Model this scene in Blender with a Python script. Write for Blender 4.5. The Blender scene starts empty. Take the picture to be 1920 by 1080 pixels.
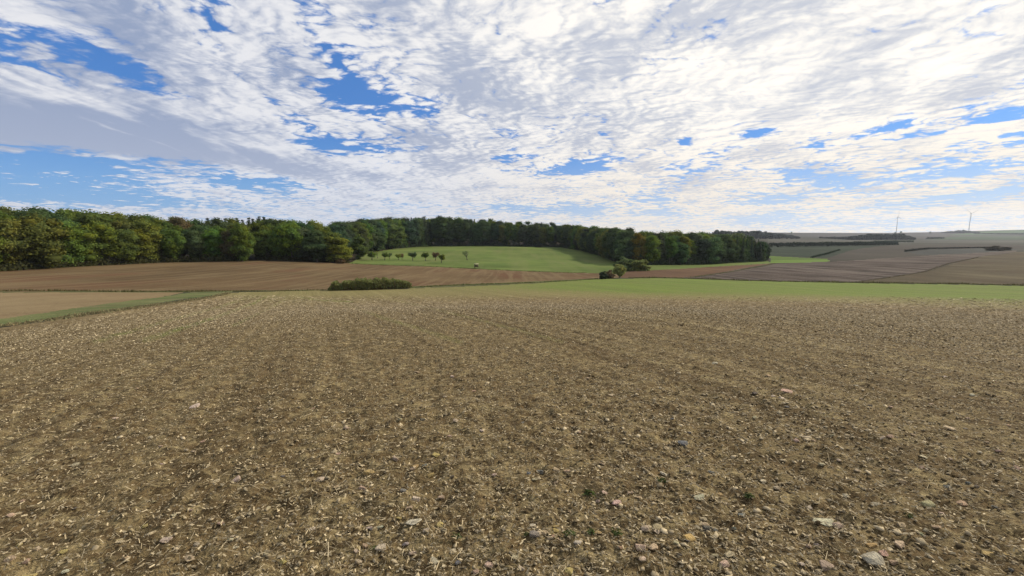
import bpy, bmesh, math, random
import numpy as np
from mathutils import Vector, Matrix

R = math.radians
rng = np.random.default_rng(7)
random.seed(7)
scene = bpy.context.scene
COL = scene.collection

# ------------------------------------------------------------------ camera
F = 820.0                       # focal length in pixels of the 1920 px wide photograph
HOR = 440.0                     # eye-level row
CAM_H = 1.65
PITCH = math.atan((540 - HOR) / F)
cam_data = bpy.data.cameras.new('camera')
cam_data.sensor_width = 36
cam_data.lens = 36 * F / 1920
cam_data.clip_start = 0.05
cam_data.clip_end = 30000
cam = bpy.data.objects.new('camera', cam_data)
COL.objects.link(cam)
cam.location = (0, 0, CAM_H)
cam.rotation_euler = (math.pi / 2 - PITCH, 0, 0)
scene.camera = cam
scene.render.resolution_x, scene.render.resolution_y = 1024, 576

# ------------------------------------------------------------------ light
SUN_AZ, SUN_EL = R(66), R(34)   # azimuth to the right of the view direction
SUN_STRENGTH = 5.0
SKY_STRENGTH = 0.1
HAZE = 0.000065
sun_dir = Vector((math.sin(SUN_AZ) * math.cos(SUN_EL), math.cos(SUN_AZ) * math.cos(SUN_EL), math.sin(SUN_EL)))
sl = bpy.data.lights.new('sun', 'SUN')
sl.energy = SUN_STRENGTH
sl.angle = R(0.9)
sl.color = (1.0, 0.90, 0.76)
so = bpy.data.objects.new('sun', sl)
so.rotation_euler = sun_dir.to_track_quat('Z', 'Y').to_euler()
so.location = (40, 20, 60)
COL.objects.link(so)

vs = scene.view_settings
vs.view_transform = 'Standard'
vs.look = 'None'
vs.exposure = 0.0
vs.gamma = 1.0
vs.use_curve_mapping = False
scene.cycles.use_denoising = True
scene.cycles.denoiser = 'OPENIMAGEDENOISE'
scene.cycles.denoising_input_passes = 'RGB_ALBEDO_NORMAL'
scene.cycles.denoising_prefilter = 'ACCURATE'
scene.cycles.max_bounces = 6
scene.cycles.diffuse_bounces = 3
scene.cycles.volume_bounces = 0
scene.cycles.transparent_max_bounces = 4
scene.cycles.sample_clamp_indirect = 4

# pixel <-> ray helpers (to find where things of the photograph stand on the terrain)
cp, sp = math.cos(PITCH), math.sin(PITCH)
def ray(px, py):
    u, v = (px - 960) / F, (540 - py) / F
    return np.array([u, cp + v * sp, -sp + v * cp])
def to_px(x, y, z):
    z = z - CAM_H
    d = y * cp - z * sp
    up = y * sp + z * cp
    d = np.where(d > 0.01, d, 0.01)
    return 960 + F * x / d, 540 - F * up / d


# ------------------------------------------------------------------ node helpers
class NT:
    def __init__(self, tree):
        self.t = tree; self.n = tree.nodes; self.l = tree.links
    def new(self, typ, **kw):
        n = self.n.new(typ)
        for k, v in kw.items(): setattr(n, k, v)
        return n
    def put(self, sock, v):
        if isinstance(v, bpy.types.NodeSocket): self.l.new(v, sock)
        elif v is not None:
            if hasattr(sock.default_value, '__len__') and isinstance(v, (tuple, list)) and len(sock.default_value) == 4 and len(v) == 3: v = (*v, 1)
            sock.default_value = v
    def math(self, op, a, b=None, c=None, clamp=False):
        n = self.new('ShaderNodeMath', operation=op, use_clamp=clamp)
        for i, v in enumerate((a, b, c)): self.put(n.inputs[i], v)
        return n.outputs[0]
    def vmath(self, op, a, b=None, out=0):
        n = self.new('ShaderNodeVectorMath', operation=op)
        self.put(n.inputs[0], a)
        if b is not None: self.put(n.inputs[1], b)
        return n.outputs[out]
    def noise(self, vec, scale, detail=4, rough=0.55, dist=0.0, out=0, lac=2.0):
        n = self.new('ShaderNodeTexNoise')
        self.put(n.inputs['Vector'], vec); self.put(n.inputs['Scale'], scale); n.inputs['Detail'].default_value = detail
        n.inputs['Roughness'].default_value = rough; n.inputs['Distortion'].default_value = dist; n.inputs['Lacunarity'].default_value = lac
        return n.outputs[out]
    def voro(self, vec, scale, out=0, feature='F1'):
        n = self.new('ShaderNodeTexVoronoi', feature=feature)
        self.put(n.inputs['Vector'], vec); n.inputs['Scale'].default_value = scale
        return n.outputs[out]
    def ss(self, x, lo, hi, a=0.0, b=1.0):
        n = self.new('ShaderNodeMapRange', interpolation_type='SMOOTHSTEP')
        self.put(n.inputs['Value'], x)
        for k, v in (('From Min', lo), ('From Max', hi), ('To Min', a), ('To Max', b)): self.put(n.inputs[k], v)
        return n.outputs[0]
    def lin(self, x, lo, hi, a=0.0, b=1.0):
        n = self.new('ShaderNodeMapRange')
        self.put(n.inputs['Value'], x)
        for k, v in (('From Min', lo), ('From Max', hi), ('To Min', a), ('To Max', b)): self.put(n.inputs[k], v)
        return n.outputs[0]
    def mix(self, f, a, b, blend='MIX'):
        n = self.new('ShaderNodeMix', data_type='RGBA', blend_type=blend)
        self.put(n.inputs[0], f); self.put(n.inputs[6], a); self.put(n.inputs[7], b)
        return n.outputs[2]
    def mapping(self, vec, scale=(1, 1, 1), rot=(0, 0, 0), loc=(0, 0, 0)):
        n = self.new('ShaderNodeMapping')
        self.put(n.inputs[0], vec); n.inputs['Scale'].default_value = scale; n.inputs['Rotation'].default_value = rot; n.inputs['Location'].default_value = loc
        return n.outputs[0]
    def new_grey(self, v):
        n = self.new('ShaderNodeCombineColor')
        for i in range(3): self.put(n.inputs[i], v)
        return n.outputs[0]
    def attr(self, name):
        return self.new('ShaderNodeAttribute', attribute_name=name)


# ------------------------------------------------------------------ world: blue sky under an altocumulus sheet
world = bpy.data.worlds.new('World')
scene.world = world
world.use_nodes = True
W = NT(world.node_tree)
W.n.clear()
sky = W.new('ShaderNodeTexSky', sky_type='NISHITA')
sky.sun_disc = False
sky.sun_elevation = SUN_EL
sky.sun_rotation = SUN_AZ
sky.air_density = 1.0
sky.dust_density = 0.6
sky.ozone_density = 2.5
direc = W.new('ShaderNodeTexCoord').outputs['Generated']
sep = W.new('ShaderNodeSeparateXYZ'); W.put(sep.inputs[0], direc)
dz = W.math('MAXIMUM', sep.outputs[2], 0.0)
LIFT = 0.085
den = W.math('ADD', dz, LIFT)
plane = W.vmath('DIVIDE', direc, None)
cmb = W.new('ShaderNodeCombineXYZ')
for i in range(3): W.put(cmb.inputs[i], den)
W.l.new(cmb.outputs[0], plane.node.inputs[1])
flat = W.vmath('MULTIPLY', plane, (1, 1, 0))

def sky_pt(px, py):
    d = ray(px, py); d = d / np.linalg.norm(d)
    return d[:2] / (max(d[2], 0) + LIFT)
def blob(P, px, py, rx, ry, ang=0.0, hard=1.0):
    """soft patch of the cloud sheet; centre and radii read off the photograph, laid out on the cloud plane"""
    c = sky_pt(px, py)
    a = R(ang)
    e1 = (sky_pt(px + rx * math.cos(a) * .3, py + rx * math.sin(a) * .3) - c) / .3
    e2 = (sky_pt(px - ry * math.sin(a) * .3, py + ry * math.cos(a) * .3) - c) / .3
    M = np.linalg.inv(np.array([e1, e2]).T)
    off = W.vmath('SUBTRACT', P, (c[0], c[1], 0))
    u = W.vmath('DOT_PRODUCT', off, (M[0, 0], M[0, 1], 0), out=1)
    v = W.vmath('DOT_PRODUCT', off, (M[1, 0], M[1, 1], 0), out=1)
    r2 = W.math('MULTIPLY_ADD', u, u, W.math('MULTIPLY', v, v))
    if hard != 1.0: r2 = W.math('POWER', r2, hard)
    return W.math('POWER', 2.71828, W.math('MULTIPLY', r2, -1.0))

def total_(P, items):
    t_ = None
    for it in items:
        g = W.math('MULTIPLY', blob(P, *it[:5]), it[5])
        t_ = g if t_ is None else W.math('ADD', t_, g)
    return t_
SMOOTH = [(60, 255, 330, 70, 9, .75), (380, 275, 300, 45, 10, .7), (230, 90, 230, 90, 35, .45), (1620, 170, 420, 130, -14, .42)]
# domain warp: streets of cloud run away from the viewer
warp = W.vmath('SUBTRACT', W.noise(flat, 1.3, 3, 0.5, out=1), (0.5, 0.5, 0.5))
warp2 = W.vmath('SUBTRACT', W.noise(flat, 7.0, 5, 0.6, out=1), (0.5, 0.5, 0.5))
P1 = W.vmath('ADD', flat, W.vmath('MULTIPLY', warp, (0.34, 0.34, 0)))
P = W.vmath('ADD', P1, W.vmath('MULTIPLY', warp2, (0.045, 0.045, 0)))
Pb = W.vmath('ADD', flat, W.vmath('ADD', W.vmath('MULTIPLY', warp, (0.16, 0.16, 0)), W.vmath('MULTIPLY', warp2, (0.22, 0.22, 0))))
street = W.mapping(P1, scale=(1.0, 0.42, 1), rot=(0, 0, R(8)))
large = W.noise(street, 1.7, 4, 0.5)
def billow(Q):
    """heaped cloudlets: round tops with creases between them"""
    b1 = W.math('ABSOLUTE', W.math('SUBTRACT', W.noise(W.mapping(Q, scale=(.9, 1, 1)), 4.2, 2, .5), .5))
    b2 = W.math('ABSOLUTE', W.math('SUBTRACT', W.noise(W.mapping(Q, scale=(.9, 1, 1), loc=(3, 1, 0)), 10.5, 3, .55), .5))
    b3 = W.math('ABSOLUTE', W.math('SUBTRACT', W.noise(Q, 27.0, 4, .6), .5))
    return W.math('ADD', W.math('MULTIPLY_ADD', b1, 2.3, W.math('MULTIPLY', b2, 1.4)), W.math('MULTIPLY', b3, .42))
mid = W.noise(W.mapping(P, scale=(1, 0.9, 1)), 5.0, 6, 0.56)
smoothness = total_(Pb, SMOOTH)
fluff = billow(P)
su = np.array([sun_dir.x, sun_dir.y]); su = su / np.linalg.norm(su)
fluff_s = billow(W.vmath('ADD', P, (su[0] * .034, su[1] * .034, 0)))
calm = W.math('SUBTRACT', 1.0, smoothness, clamp=True)
relief_s = W.math('MULTIPLY', W.math('SUBTRACT', fluff, fluff_s), calm) 
fluff = W.math('ADD', 0.42, W.math('MULTIPLY', W.math('SUBTRACT', fluff, 0.42), W.math('MULTIPLY_ADD', calm, .75, .25)))
#         # > 0: the cloud thins towards the sun, so this side is lit

# (px, py, rx, ry, angle, weight): negative = hole that shows blue
HOLES = [
    (60, 112, 260, 42, 14, -.47), (280, 155, 130, 30, 33, -.50), (20, 55, 130, 30, 10, -.22),
    (395, 45, 50, 45, 60, -.36), (300, 20, 60, 30, 20, -.22),
    (690, 190, 110, 28, 10, -.52), (615, 272, 105, 26, 8, -.60), (545, 215, 70, 20, 30, -.30),
    (640, 120, 60, 24, 60, -.26), (590, 20, 50, 20, 70, -.22),
    (950, 296, 36, 10, -10, -.50), (1085, 314, 84, 14, -6, -.56), (1290, 266, 16, 7, 0, -.55),
    (110, 305, 190, 26, 4, -.55), (60, 350, 250, 26, 6, -.50), (330, 300, 90, 12, 5, -.34), (500, 345, 110, 15, 5, -.45), (210, 375, 260, 10, 3, -.28),
    (1425, 248, 45, 8, -14, -.46), (1650, 243, 60, 7, -13, -.52), (1690, 42, 90, 16, -22, -.24),
    (1890, 220, 60, 10, -10, -.42), (1750, 250, 40, 7, -12, -.42), (1900, 252, 50, 6, -12, -.45),
    (1800, 322, 110, 9, -9, -.46), (1530, 275, 30, 9, -6, -.42), (1560, 340, 95, 18, 10, -.40), (1460, 376, 60, 9, -4, -.46),
    (1220, 375, 50, 9, 0, -.42), (1085, 395, 60, 10, 0, -.46), (1440, 412, 90, 10, 0, -.42), (1800, 372, 150, 12, -7, -.42), (1255, 400, 60, 7, 0, -.36),
    (960, 392, 50, 9, 0, -.30), (1700, 420, 160, 8, -2, -.30),
]
SOLID = [(200, 215, 330, 70, 14, .36), (330, 70, 200, 80, 35, .22), (560, 290, 130, 40, 24, .2), (820, 330, 320, 60, 0, .16), (1330, 150, 480, 160, 0, .16), (830, 110, 260, 110, 20, .12)]
GREYS = [
    (60, 255, 260, 42, 9, .75), (360, 280, 260, 30, 10, .72), (250, 120, 170, 60, 40, .30), (190, 40, 120, 40, 30, .28),
    (800, 258, 70, 20, 10, .38), (870, 150, 100, 40, 15, .22), (960, 200, 90, 30, 8, .34), (880, 300, 90, 18, -12, .34),
    (1130, 140, 130, 34, -22, .34), (1180, 60, 160, 40, -15, .26), (1020, 230, 70, 20, 0, .26), (1150, 256, 60, 14, -6, .34), (1400, 30, 130, 60, -20, .25),
    (1210, 316, 40, 12, 0, .34), (1290, 350, 110, 16, -8, .32), (1570, 335, 110, 20, 12, .55), (1800, 185, 90, 22, -22, .5), (1640, 80, 140, 18, -22, .4),
    (1850, 130, 130, 24, -20, .3), (1480, 210, 80, 16, -12, .25), (1850, 370, 160, 14, -6, .5), (1470, 372, 80, 12, 0, .4),
    (690, 330, 90, 12, 4, .25), (1900, 340, 60, 14, -10, .3),
]
GREYS = [(*g[:5], g[5] * 1.3) for g in GREYS]
def total(P, items):
    s = None
    for it in items:
        g = W.math('MULTIPLY', blob(P, *it[:5]), it[5])
        s = g if s is None else W.math('ADD', s, g)
    return s
cover = W.math('ADD', total(Pb, HOLES), total(Pb, SOLID))
cover = W.math('ADD', cover, 0.36)
cover = W.math('MULTIPLY_ADD', W.math('SUBTRACT', large, 0.5), 0.8, cover)
fine = W.math('MULTIPLY_ADD', W.math('SUBTRACT', mid, 0.5), 0.8, W.math('MULTIPLY', W.math('SUBTRACT', fluff, 0.42), 0.9))
dens = W.math('ADD', cover, fine)
alpha = W.ss(dens, -0.08, 0.19)
# thick parts turn grey-blue, thin edges and sunward sides stay white
thick = total(Pb, GREYS)
thick = W.math('ADD', thick, W.math('MULTIPLY', W.math('SUBTRACT', W.noise(W.mapping(P1, scale=(1, .7, 1), loc=(7, 3, 0)), 2.3, 5, 0.52), 0.47), 2.3))
thick = W.math('ADD', thick, W.math('MULTIPLY', relief_s, -1.0))
thick = W.math('ADD', thick, W.math('MULTIPLY', W.math('SUBTRACT', fluff, 0.42), -0.6))
streaks = W.noise(W.mapping(P1, scale=(3.2, .55, 1), rot=(0, 0, R(14))), 2.6, 5, .58)
thick = W.math('ADD', thick, W.math('MULTIPLY', W.math('MULTIPLY', W.math('SUBTRACT', streaks, .5), smoothness), 2.2))
shade = W.ss(thick, -0.25, 0.85)
nd = W.vmath('NORMALIZE', direc)
dots = W.vmath('DOT_PRODUCT', nd, tuple(sun_dir), out=1)
near_sun = W.ss(dots, 0.05, 0.86)
# values are ten times what is seen: the Background strength is 0.1
white = W.mix(near_sun, (8.2, 8.25, 8.6), (11.2, 10.7, 9.8))
grey = W.mix(near_sun, (3.0, 3.7, 5.4), (5.8, 6.1, 6.9))
cloud = W.mix(shade, white, grey)
low = W.ss(dz, 0.26, 0.02)
warmside = W.ss(sep.outputs[0], -0.35, 0.35)
cream = W.mix(warmside, (7.3, 7.6, 8.4), (9.3, 8.2, 6.7))
cloud = W.mix(W.math('MULTIPLY', low, W.math('SUBTRACT', 0.85, W.math('MULTIPLY', shade, 0.5))), cloud, cream)
blue_n = W.mix(1.0, sky.outputs[0], (0.45, 0.90, 1.5), 'MULTIPLY')
blue_n = W.mix(0.55, blue_n, (0.64, 2.15, 5.6))
blue = W.mix(W.ss(dz, 0.20, 0.0, 0.0, 0.75), blue_n, W.mix(warmside, (2.6, 5.0, 8.2), (5.9, 6.9, 8.4)))
skycol = W.mix(alpha, blue, cloud)
bg = W.new('ShaderNodeBackground')
W.put(bg.inputs[0], skycol)
bg.inputs[1].default_value = SKY_STRENGTH
wo = W.new('ShaderNodeOutputWorld')
W.l.new(bg.outputs[0], wo.inputs[0])
world.cycles.sampling_method = 'MANUAL'
world.cycles.sample_map_resolution = 512

# ------------------------------------------------------------------ terrain
CTRL = []      # (azimuth, distance, height)
def ctl(px, row, Y):
    d = ray(px, row); k = Y / d[1]
    CTRL.append((math.atan2(d[0], d[1]), math.hypot(d[0] * k, Y), CAM_H + d[2] * k))
for px, knots in {
    -500: [(590, 42), (548, 62), (520, 90), (500, 200), (470, 500)],
    0: [(618, 20), (582, 32), (548, 58), (506, 120), (480, 200), (462, 350)],
    250: [(578, 35), (547, 66), (495, 150), (476, 230), (456, 400)],
    480: [(575, 38), (545, 76), (515, 115), (489, 175), (470, 260), (452, 420)],
    700: [(570, 42), (541, 82), (515, 128), (495, 185), (470, 280), (457, 420)],
    900: [(565, 47), (532, 97), (504, 168), (480, 250), (462, 360), (452, 520)],
    1100: [(562, 50), (526, 108), (511, 160), (485, 250), (466, 350), (455, 500)],
    1200: [(562, 50), (522, 116), (507, 160), (497, 202), (480, 300), (465, 420)],
    1320: [(562, 50), (524, 112), (508, 158), (497, 215), (478, 320), (462, 480)],
    1440: [(562, 50), (527, 108), (510, 150), (491, 240), (474, 360), (456, 640), (447, 1200), (441, 2000), (436, 2900)],
    1560: [(563, 50), (529, 106), (510, 146), (489, 225), (478, 310), (463, 470), (453, 820), (446, 1400), (440.5, 2200), (436.5, 3000)],
    1700: [(564, 50), (531, 103), (510, 138), (490, 205), (472, 340), (463, 470), (455, 800), (447.5, 1400), (441.5, 2200), (436, 3000)],
    1850: [(565, 49), (532, 101), (505, 142), (483, 240), (470, 370), (461, 560), (452, 1000), (445, 1600), (439, 2300), (432.5, 3000)],
    2000: [(566, 48), (533, 99), (500, 146), (478, 260), (466, 420), (458, 650), (450, 1100), (441, 1900), (432, 3000)],
    2500: [(575, 42), (540, 85), (500, 150), (478, 270), (460, 600), (446, 1500), (430, 3000)],
}.items():
    for row, Y in knots: ctl(px, row, Y)
NEAR = [(0.6, -0.01), (1.5, -0.03), (3, -0.09), (6, -0.26), (11, -0.68), (18, -1.42)]
for a in range(-180, 180, 20):
    for r, z in NEAR: CTRL.append((R(a), r, z))
for a in (-58, -40, -25, -10, 0, 10):
    for r, z in ((1000, -1), (2500, 2), (5500, -6)): CTRL.append((R(a), r, z))
for a in (25, 40, 50, 60): CTRL.append((R(a), 6000, -25))
for a in (-180, -150, -120, -90, 90, 120, 150, 179):
    for r, z in ((40, -2.5), (120, -6), (400, -8), (1500, 0), (5500, 0)): CTRL.append((R(a), r, z))
CTRL = np.array(CTRL)
KA = 2.2
def feat(az, r): return np.stack([az * KA, np.log(r)], -1)
def phi(d2): return 0.5 * d2 * np.log(d2 + 1e-12)
X = feat(CTRL[:, 0], CTRL[:, 1])
n = len(X)
A = phi(((X[:, None] - X[None]) ** 2).sum(-1)) + np.eye(n) * 0.0004
Pm = np.c_[np.ones(n), X]
sol = np.linalg.solve(np.block([[A, Pm], [Pm.T, np.zeros((3, 3))]]), np.r_[CTRL[:, 2], np.zeros(3)])
def zbase(az, r):
    az = np.atleast_1d(np.asarray(az, float)); r = np.atleast_1d(np.asarray(r, float))
    out = np.empty(az.shape); fa, fr, fo = az.ravel(), r.ravel(), out.reshape(-1)
    for s in range(0, len(fa), 20000):
        q = feat(fa[s:s + 20000], fr[s:s + 20000])
        d2 = (q[:, None, 0] - X[None, :, 0]) ** 2 + (q[:, None, 1] - X[None, :, 1]) ** 2
        fo[s:s + 20000] = phi(d2) @ sol[:n] + sol[n] + q @ sol[n + 1:]
    return out

# numpy value noise
_tab = rng.random(65536)
def vnoise(x, y, seed=0):
    xi = np.floor(x).astype(np.int64); yi = np.floor(y).astype(np.int64)
    fx, fy = x - xi, y - yi
    fx = fx * fx * (3 - 2 * fx); fy = fy * fy * (3 - 2 * fy)
    def h(i, j): return _tab[((i * 73856093) ^ (j * 19349663) ^ (seed * 83492791)) & 65535]
    return (h(xi, yi) * (1 - fx) + h(xi + 1, yi) * fx) * (1 - fy) + (h(xi, yi + 1) * (1 - fx) + h(xi + 1, yi + 1) * fx) * fy - 0.5
def fbm(x, y, oct=4, seed=0, gain=.5):
    s = 0; a = 1
    for o in range(oct):
        s = s + a * vnoise(x * 2 ** o, y * 2 ** o, seed + o); a *= gain
    return s
TRACK_ROT = -25                 # the field was drilled towards the left part of the valley
ROW_C, ROW_S = math.cos(R(-TRACK_ROT)), math.sin(R(-TRACK_ROT))
def relief(x, y, r):
    near = np.clip((60 - r) / 40, 0, 1)
    z = near * (0.016 * fbm(x * 2.2, y * 2.2, 3, 3) + 0.038 * fbm(x * 9, y * 9, 3, 9, .65))
    nrow = x * ROW_C + y * ROW_S; arow = y * ROW_C - x * ROW_S
    z += np.clip((34 - r) / 20, 0, 1) * 0.012 * np.sin(nrow * 2 * np.pi / .42 + 3 * vnoise(nrow * .4, arow * .15, 31)) * (.6 + vnoise(nrow * .8, arow * .12, 33))
    z += 0.35 * fbm(x / 35, y / 35, 2, 21) * np.clip((r - 15) / 60, 0, 1)
    return z

# radial rows and azimuth columns of the ground grid
rows = [0.03, 0.3, 0.6, 0.85]
r = 1.0
while r < 6000:
    rows.append(r)
    r *= 1.009 if r < 14 else (1.012 if r < 30 else (1.016 if r < 1500 else 1.03))
rows.append(6000.0)
RR = np.array(rows)
AZ = np.r_[np.arange(-180, -58, 4.0), np.arange(-57, 57.01, 0.2), np.arange(58, 180.1, 4.0)]
AZ[-1] = 180
AZ = np.radians(AZ)
# heights on a coarser lattice, then bilinear
AZc = np.radians(np.r_[np.arange(-180, -60, 6.0), np.arange(-60, 60, 1.0), np.arange(60, 180.1, 6.0)])
RRc = np.exp(np.linspace(np.log(0.03), np.log(6000), 330))
Zc = zbase(*np.meshgrid(AZc, np.maximum(RRc, .3), indexing='ij'))
Zc[-1] = Zc[0]
def ground_base(az, r):
    az = np.asarray(az, float); lr = np.log(np.clip(r, 0.031, 5999))
    i = np.clip(np.searchsorted(AZc, az) - 1, 0, len(AZc) - 2)
    fa = np.clip((az - AZc[i]) / (AZc[i + 1] - AZc[i]), 0, 1)
    t = (lr - np.log(0.03)) / (np.log(6000) - np.log(0.03)) * 329
    j = np.clip(t.astype(int), 0, 328); fj = t - j
    return (Zc[i, j] * (1 - fa) + Zc[i + 1, j] * fa) * (1 - fj) + (Zc[i, j + 1] * (1 - fa) + Zc[i + 1, j + 1] * fa) * fj
def ground_z(x, y):
    x = np.asarray(x, float); y = np.asarray(y, float)
    r = np.hypot(x, y)
    return ground_base(np.arctan2(x, y), r) + relief(x, y, r)
_rs = np.exp(np.linspace(np.log(1.0), np.log(5900), 2600))
def hit(px, py):
    """point of the terrain that the photograph shows at a pixel"""
    d = ray(px, py); az = math.atan2(d[0], d[1]); t = d[2] / math.hypot(d[0], d[1])
    g = ground_base(np.full(_rs.shape, az), _rs) - (CAM_H + t * _rs)
    k = np.argmax(g > 0)
    if g[k] <= 0: return None
    f = g[k - 1] / (g[k - 1] - g[k]) if k else 0
    rr = _rs[k - 1] + f * (_rs[k] - _rs[k - 1]) if k else 1.0
    x, y = rr * math.sin(az), rr * math.cos(az)
    return Vector((x, y, float(ground_z(x, y))))
def at_depth(px, Y):
    x = (px - 960) / F * (Y * cp) ; return Vector((x, Y, float(ground_z(x, Y))))

def in_poly(px, py, poly):
    inside = np.zeros(px.shape, bool)
    m = len(poly)
    for i in range(m):
        x1, y1 = poly[i]; x2, y2 = poly[(i + 1) % m]
        if y1 == y2: continue
        c = ((y1 > py) != (y2 > py)) & (px < (x2 - x1) * (py - y1) / (y2 - y1) + x1)
        inside ^= c
    return inside

# fields, outlined where the photograph shows their edges
FIELDS = [
    ('far_field', None),
    ('stubble_field', [(-3000, 640), (-600, 640), (0, 615), (100, 600), (200, 585), (300, 571), (380, 558), (430, 548), (520, 545), (610, 543.5), (770, 541), (900, 536), (1000, 531), (1060, 526), (1125, 523.5), (1250, 522), (1400, 527), (1700, 532), (1920, 536), (2400, 545), (6000, 620), (6000, 99999), (-3000, 99999)]),
    ('tilled_field', [(-3000, 560), (-600, 530), (0, 508), (150, 500), (300, 492), (480, 489), (560, 491), (660, 494), (800, 500), (893, 504), (1000, 509), (1100, 512), (1165, 515), (1160, 521), (1125, 521.5), (1030, 525.5), (900, 531), (770, 537), (610, 542), (420, 544.5), (200, 545.5), (0, 546), (-600, 552), (-3000, 590)]),
    ('sown_field', [(-3000, 560), (-600, 553), (0, 548), (200, 548), (345, 548), (300, 557), (200, 568), (100, 583), (0, 598), (-600, 625), (-3000, 630)]),
    ('grass_track', [(-3000, 630), (-600, 622), (0, 598), (100, 583), (200, 568), (300, 557), (345, 549), (380, 546), (440, 546), (430, 548), (380, 556), (300, 567), (200, 581), (100, 596), (0, 611), (-600, 636), (-3000, 640)]),
    ('grass_verge', [(-600, 552), (0, 546), (200, 545.5), (420, 544.5), (610, 542), (770, 537), (900, 531), (1030, 525.5), (1125, 521.5), (1125, 523.5), (1060, 526), (1000, 531), (900, 535), (770, 540.5), (610, 543.5), (520, 545), (430, 546), (345, 548), (0, 548), (-600, 554)]),
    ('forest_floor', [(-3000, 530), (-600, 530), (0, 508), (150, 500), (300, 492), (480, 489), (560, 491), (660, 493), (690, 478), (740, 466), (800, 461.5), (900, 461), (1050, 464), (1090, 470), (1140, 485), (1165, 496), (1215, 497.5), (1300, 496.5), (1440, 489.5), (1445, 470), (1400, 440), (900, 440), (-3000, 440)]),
    ('meadow', [(655, 494), (672, 484), (690, 476), (740, 466), (800, 461.5), (900, 461), (1050, 464), (1090, 470), (1140, 485), (1165, 496), (1215, 497.5), (1300, 496.5), (1440, 489.5), (1445, 493.5), (1300, 502.5), (1220, 507), (1180, 509), (1165, 515), (1100, 512), (1000, 509), (893, 504), (800, 500)]),
    ('harrowed_field', [(1165, 521.5), (1160, 515), (1180, 509), (1300, 502.5), (1450, 493.5), (1293, 520.5), (1250, 521)]),
    ('ploughed_field', [(1250, 521.5), (1296, 520), (1453, 493.5), (1520, 491), (1666, 484), (1728, 480), (1905, 469.5), (1905, 472), (1832, 482), (1728, 509), (1600, 529), (1400, 526)]),
    ('bare_field', [(1604, 529), (1732, 509), (1836, 482), (1905, 472.5), (2400, 455), (6000, 440), (6000, 615), (2400, 542), (1920, 534.5), (1700, 531)]),
    ('winter_wheat_field', [(1443, 480), (1550, 485), (1556, 490), (1500, 492), (1445, 493)]),
    ('harvested_slope', [(1556, 491), (1552, 485), (1600, 468), (1640, 462.5), (1700, 459), (1920, 459), (2400, 452), (2400, 455), (1905, 469.5), (1728, 480), (1666, 484)]),
    ('dark_field', [(1695, 472.5), (1740, 468), (1790, 466.5), (1860, 465.5), (1920, 467), (1900, 469.5), (1840, 473.5), (1750, 479), (1720, 477)]),
    ('clover_field', [(1440, 459), (1520, 457), (1680, 458), (1640, 462.5), (1600, 468), (1552, 483), (1440, 479)]),
    ('far_green_field', [(1780, 441), (1840, 434), (1920, 430), (2500, 425), (2500, 440), (1920, 439.5)]),
    ('far_green_slope', [(1740, 449), (1800, 442.5), (1920, 443), (2000, 447), (1900, 449.5)]),
    ('far_brown_slope', [(1500, 441), (1600, 437), (1780, 435), (1780, 441), (1740, 447), (1600, 450)]),
    ('far_stubble', [(1440, 456), (1440, 449), (1600, 450.5), (2000, 450), (2000, 455), (1600, 456)]),
]

# ------------------------------------------------------------------ materials
def material(name):
    m = bpy.data.materials.new(name); m.use_nodes = True
    t = NT(m.node_tree); t.n.clear()
    return m, t
def finish(t, col, rough=0.9, bump=None, bump_d=0.02, bump_s=1.0, spec=0.15):
    b = t.new('ShaderNodeBsdfPrincipled')
    t.put(b.inputs['Base Color'], col); t.put(b.inputs['Roughness'], rough); b.inputs['Specular IOR Level'].default_value = spec
    if bump is not None:
        bn = t.new('ShaderNodeBump'); bn.inputs['Distance'].default_value = bump_d; bn.inputs['Strength'].default_value = bump_s
        t.l.new(bump, bn.inputs['Height']); t.l.new(bn.outputs[0], b.inputs['Normal'])
    o = t.new('ShaderNodeOutputMaterial'); t.l.new(b.outputs[0], o.inputs[0])

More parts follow.
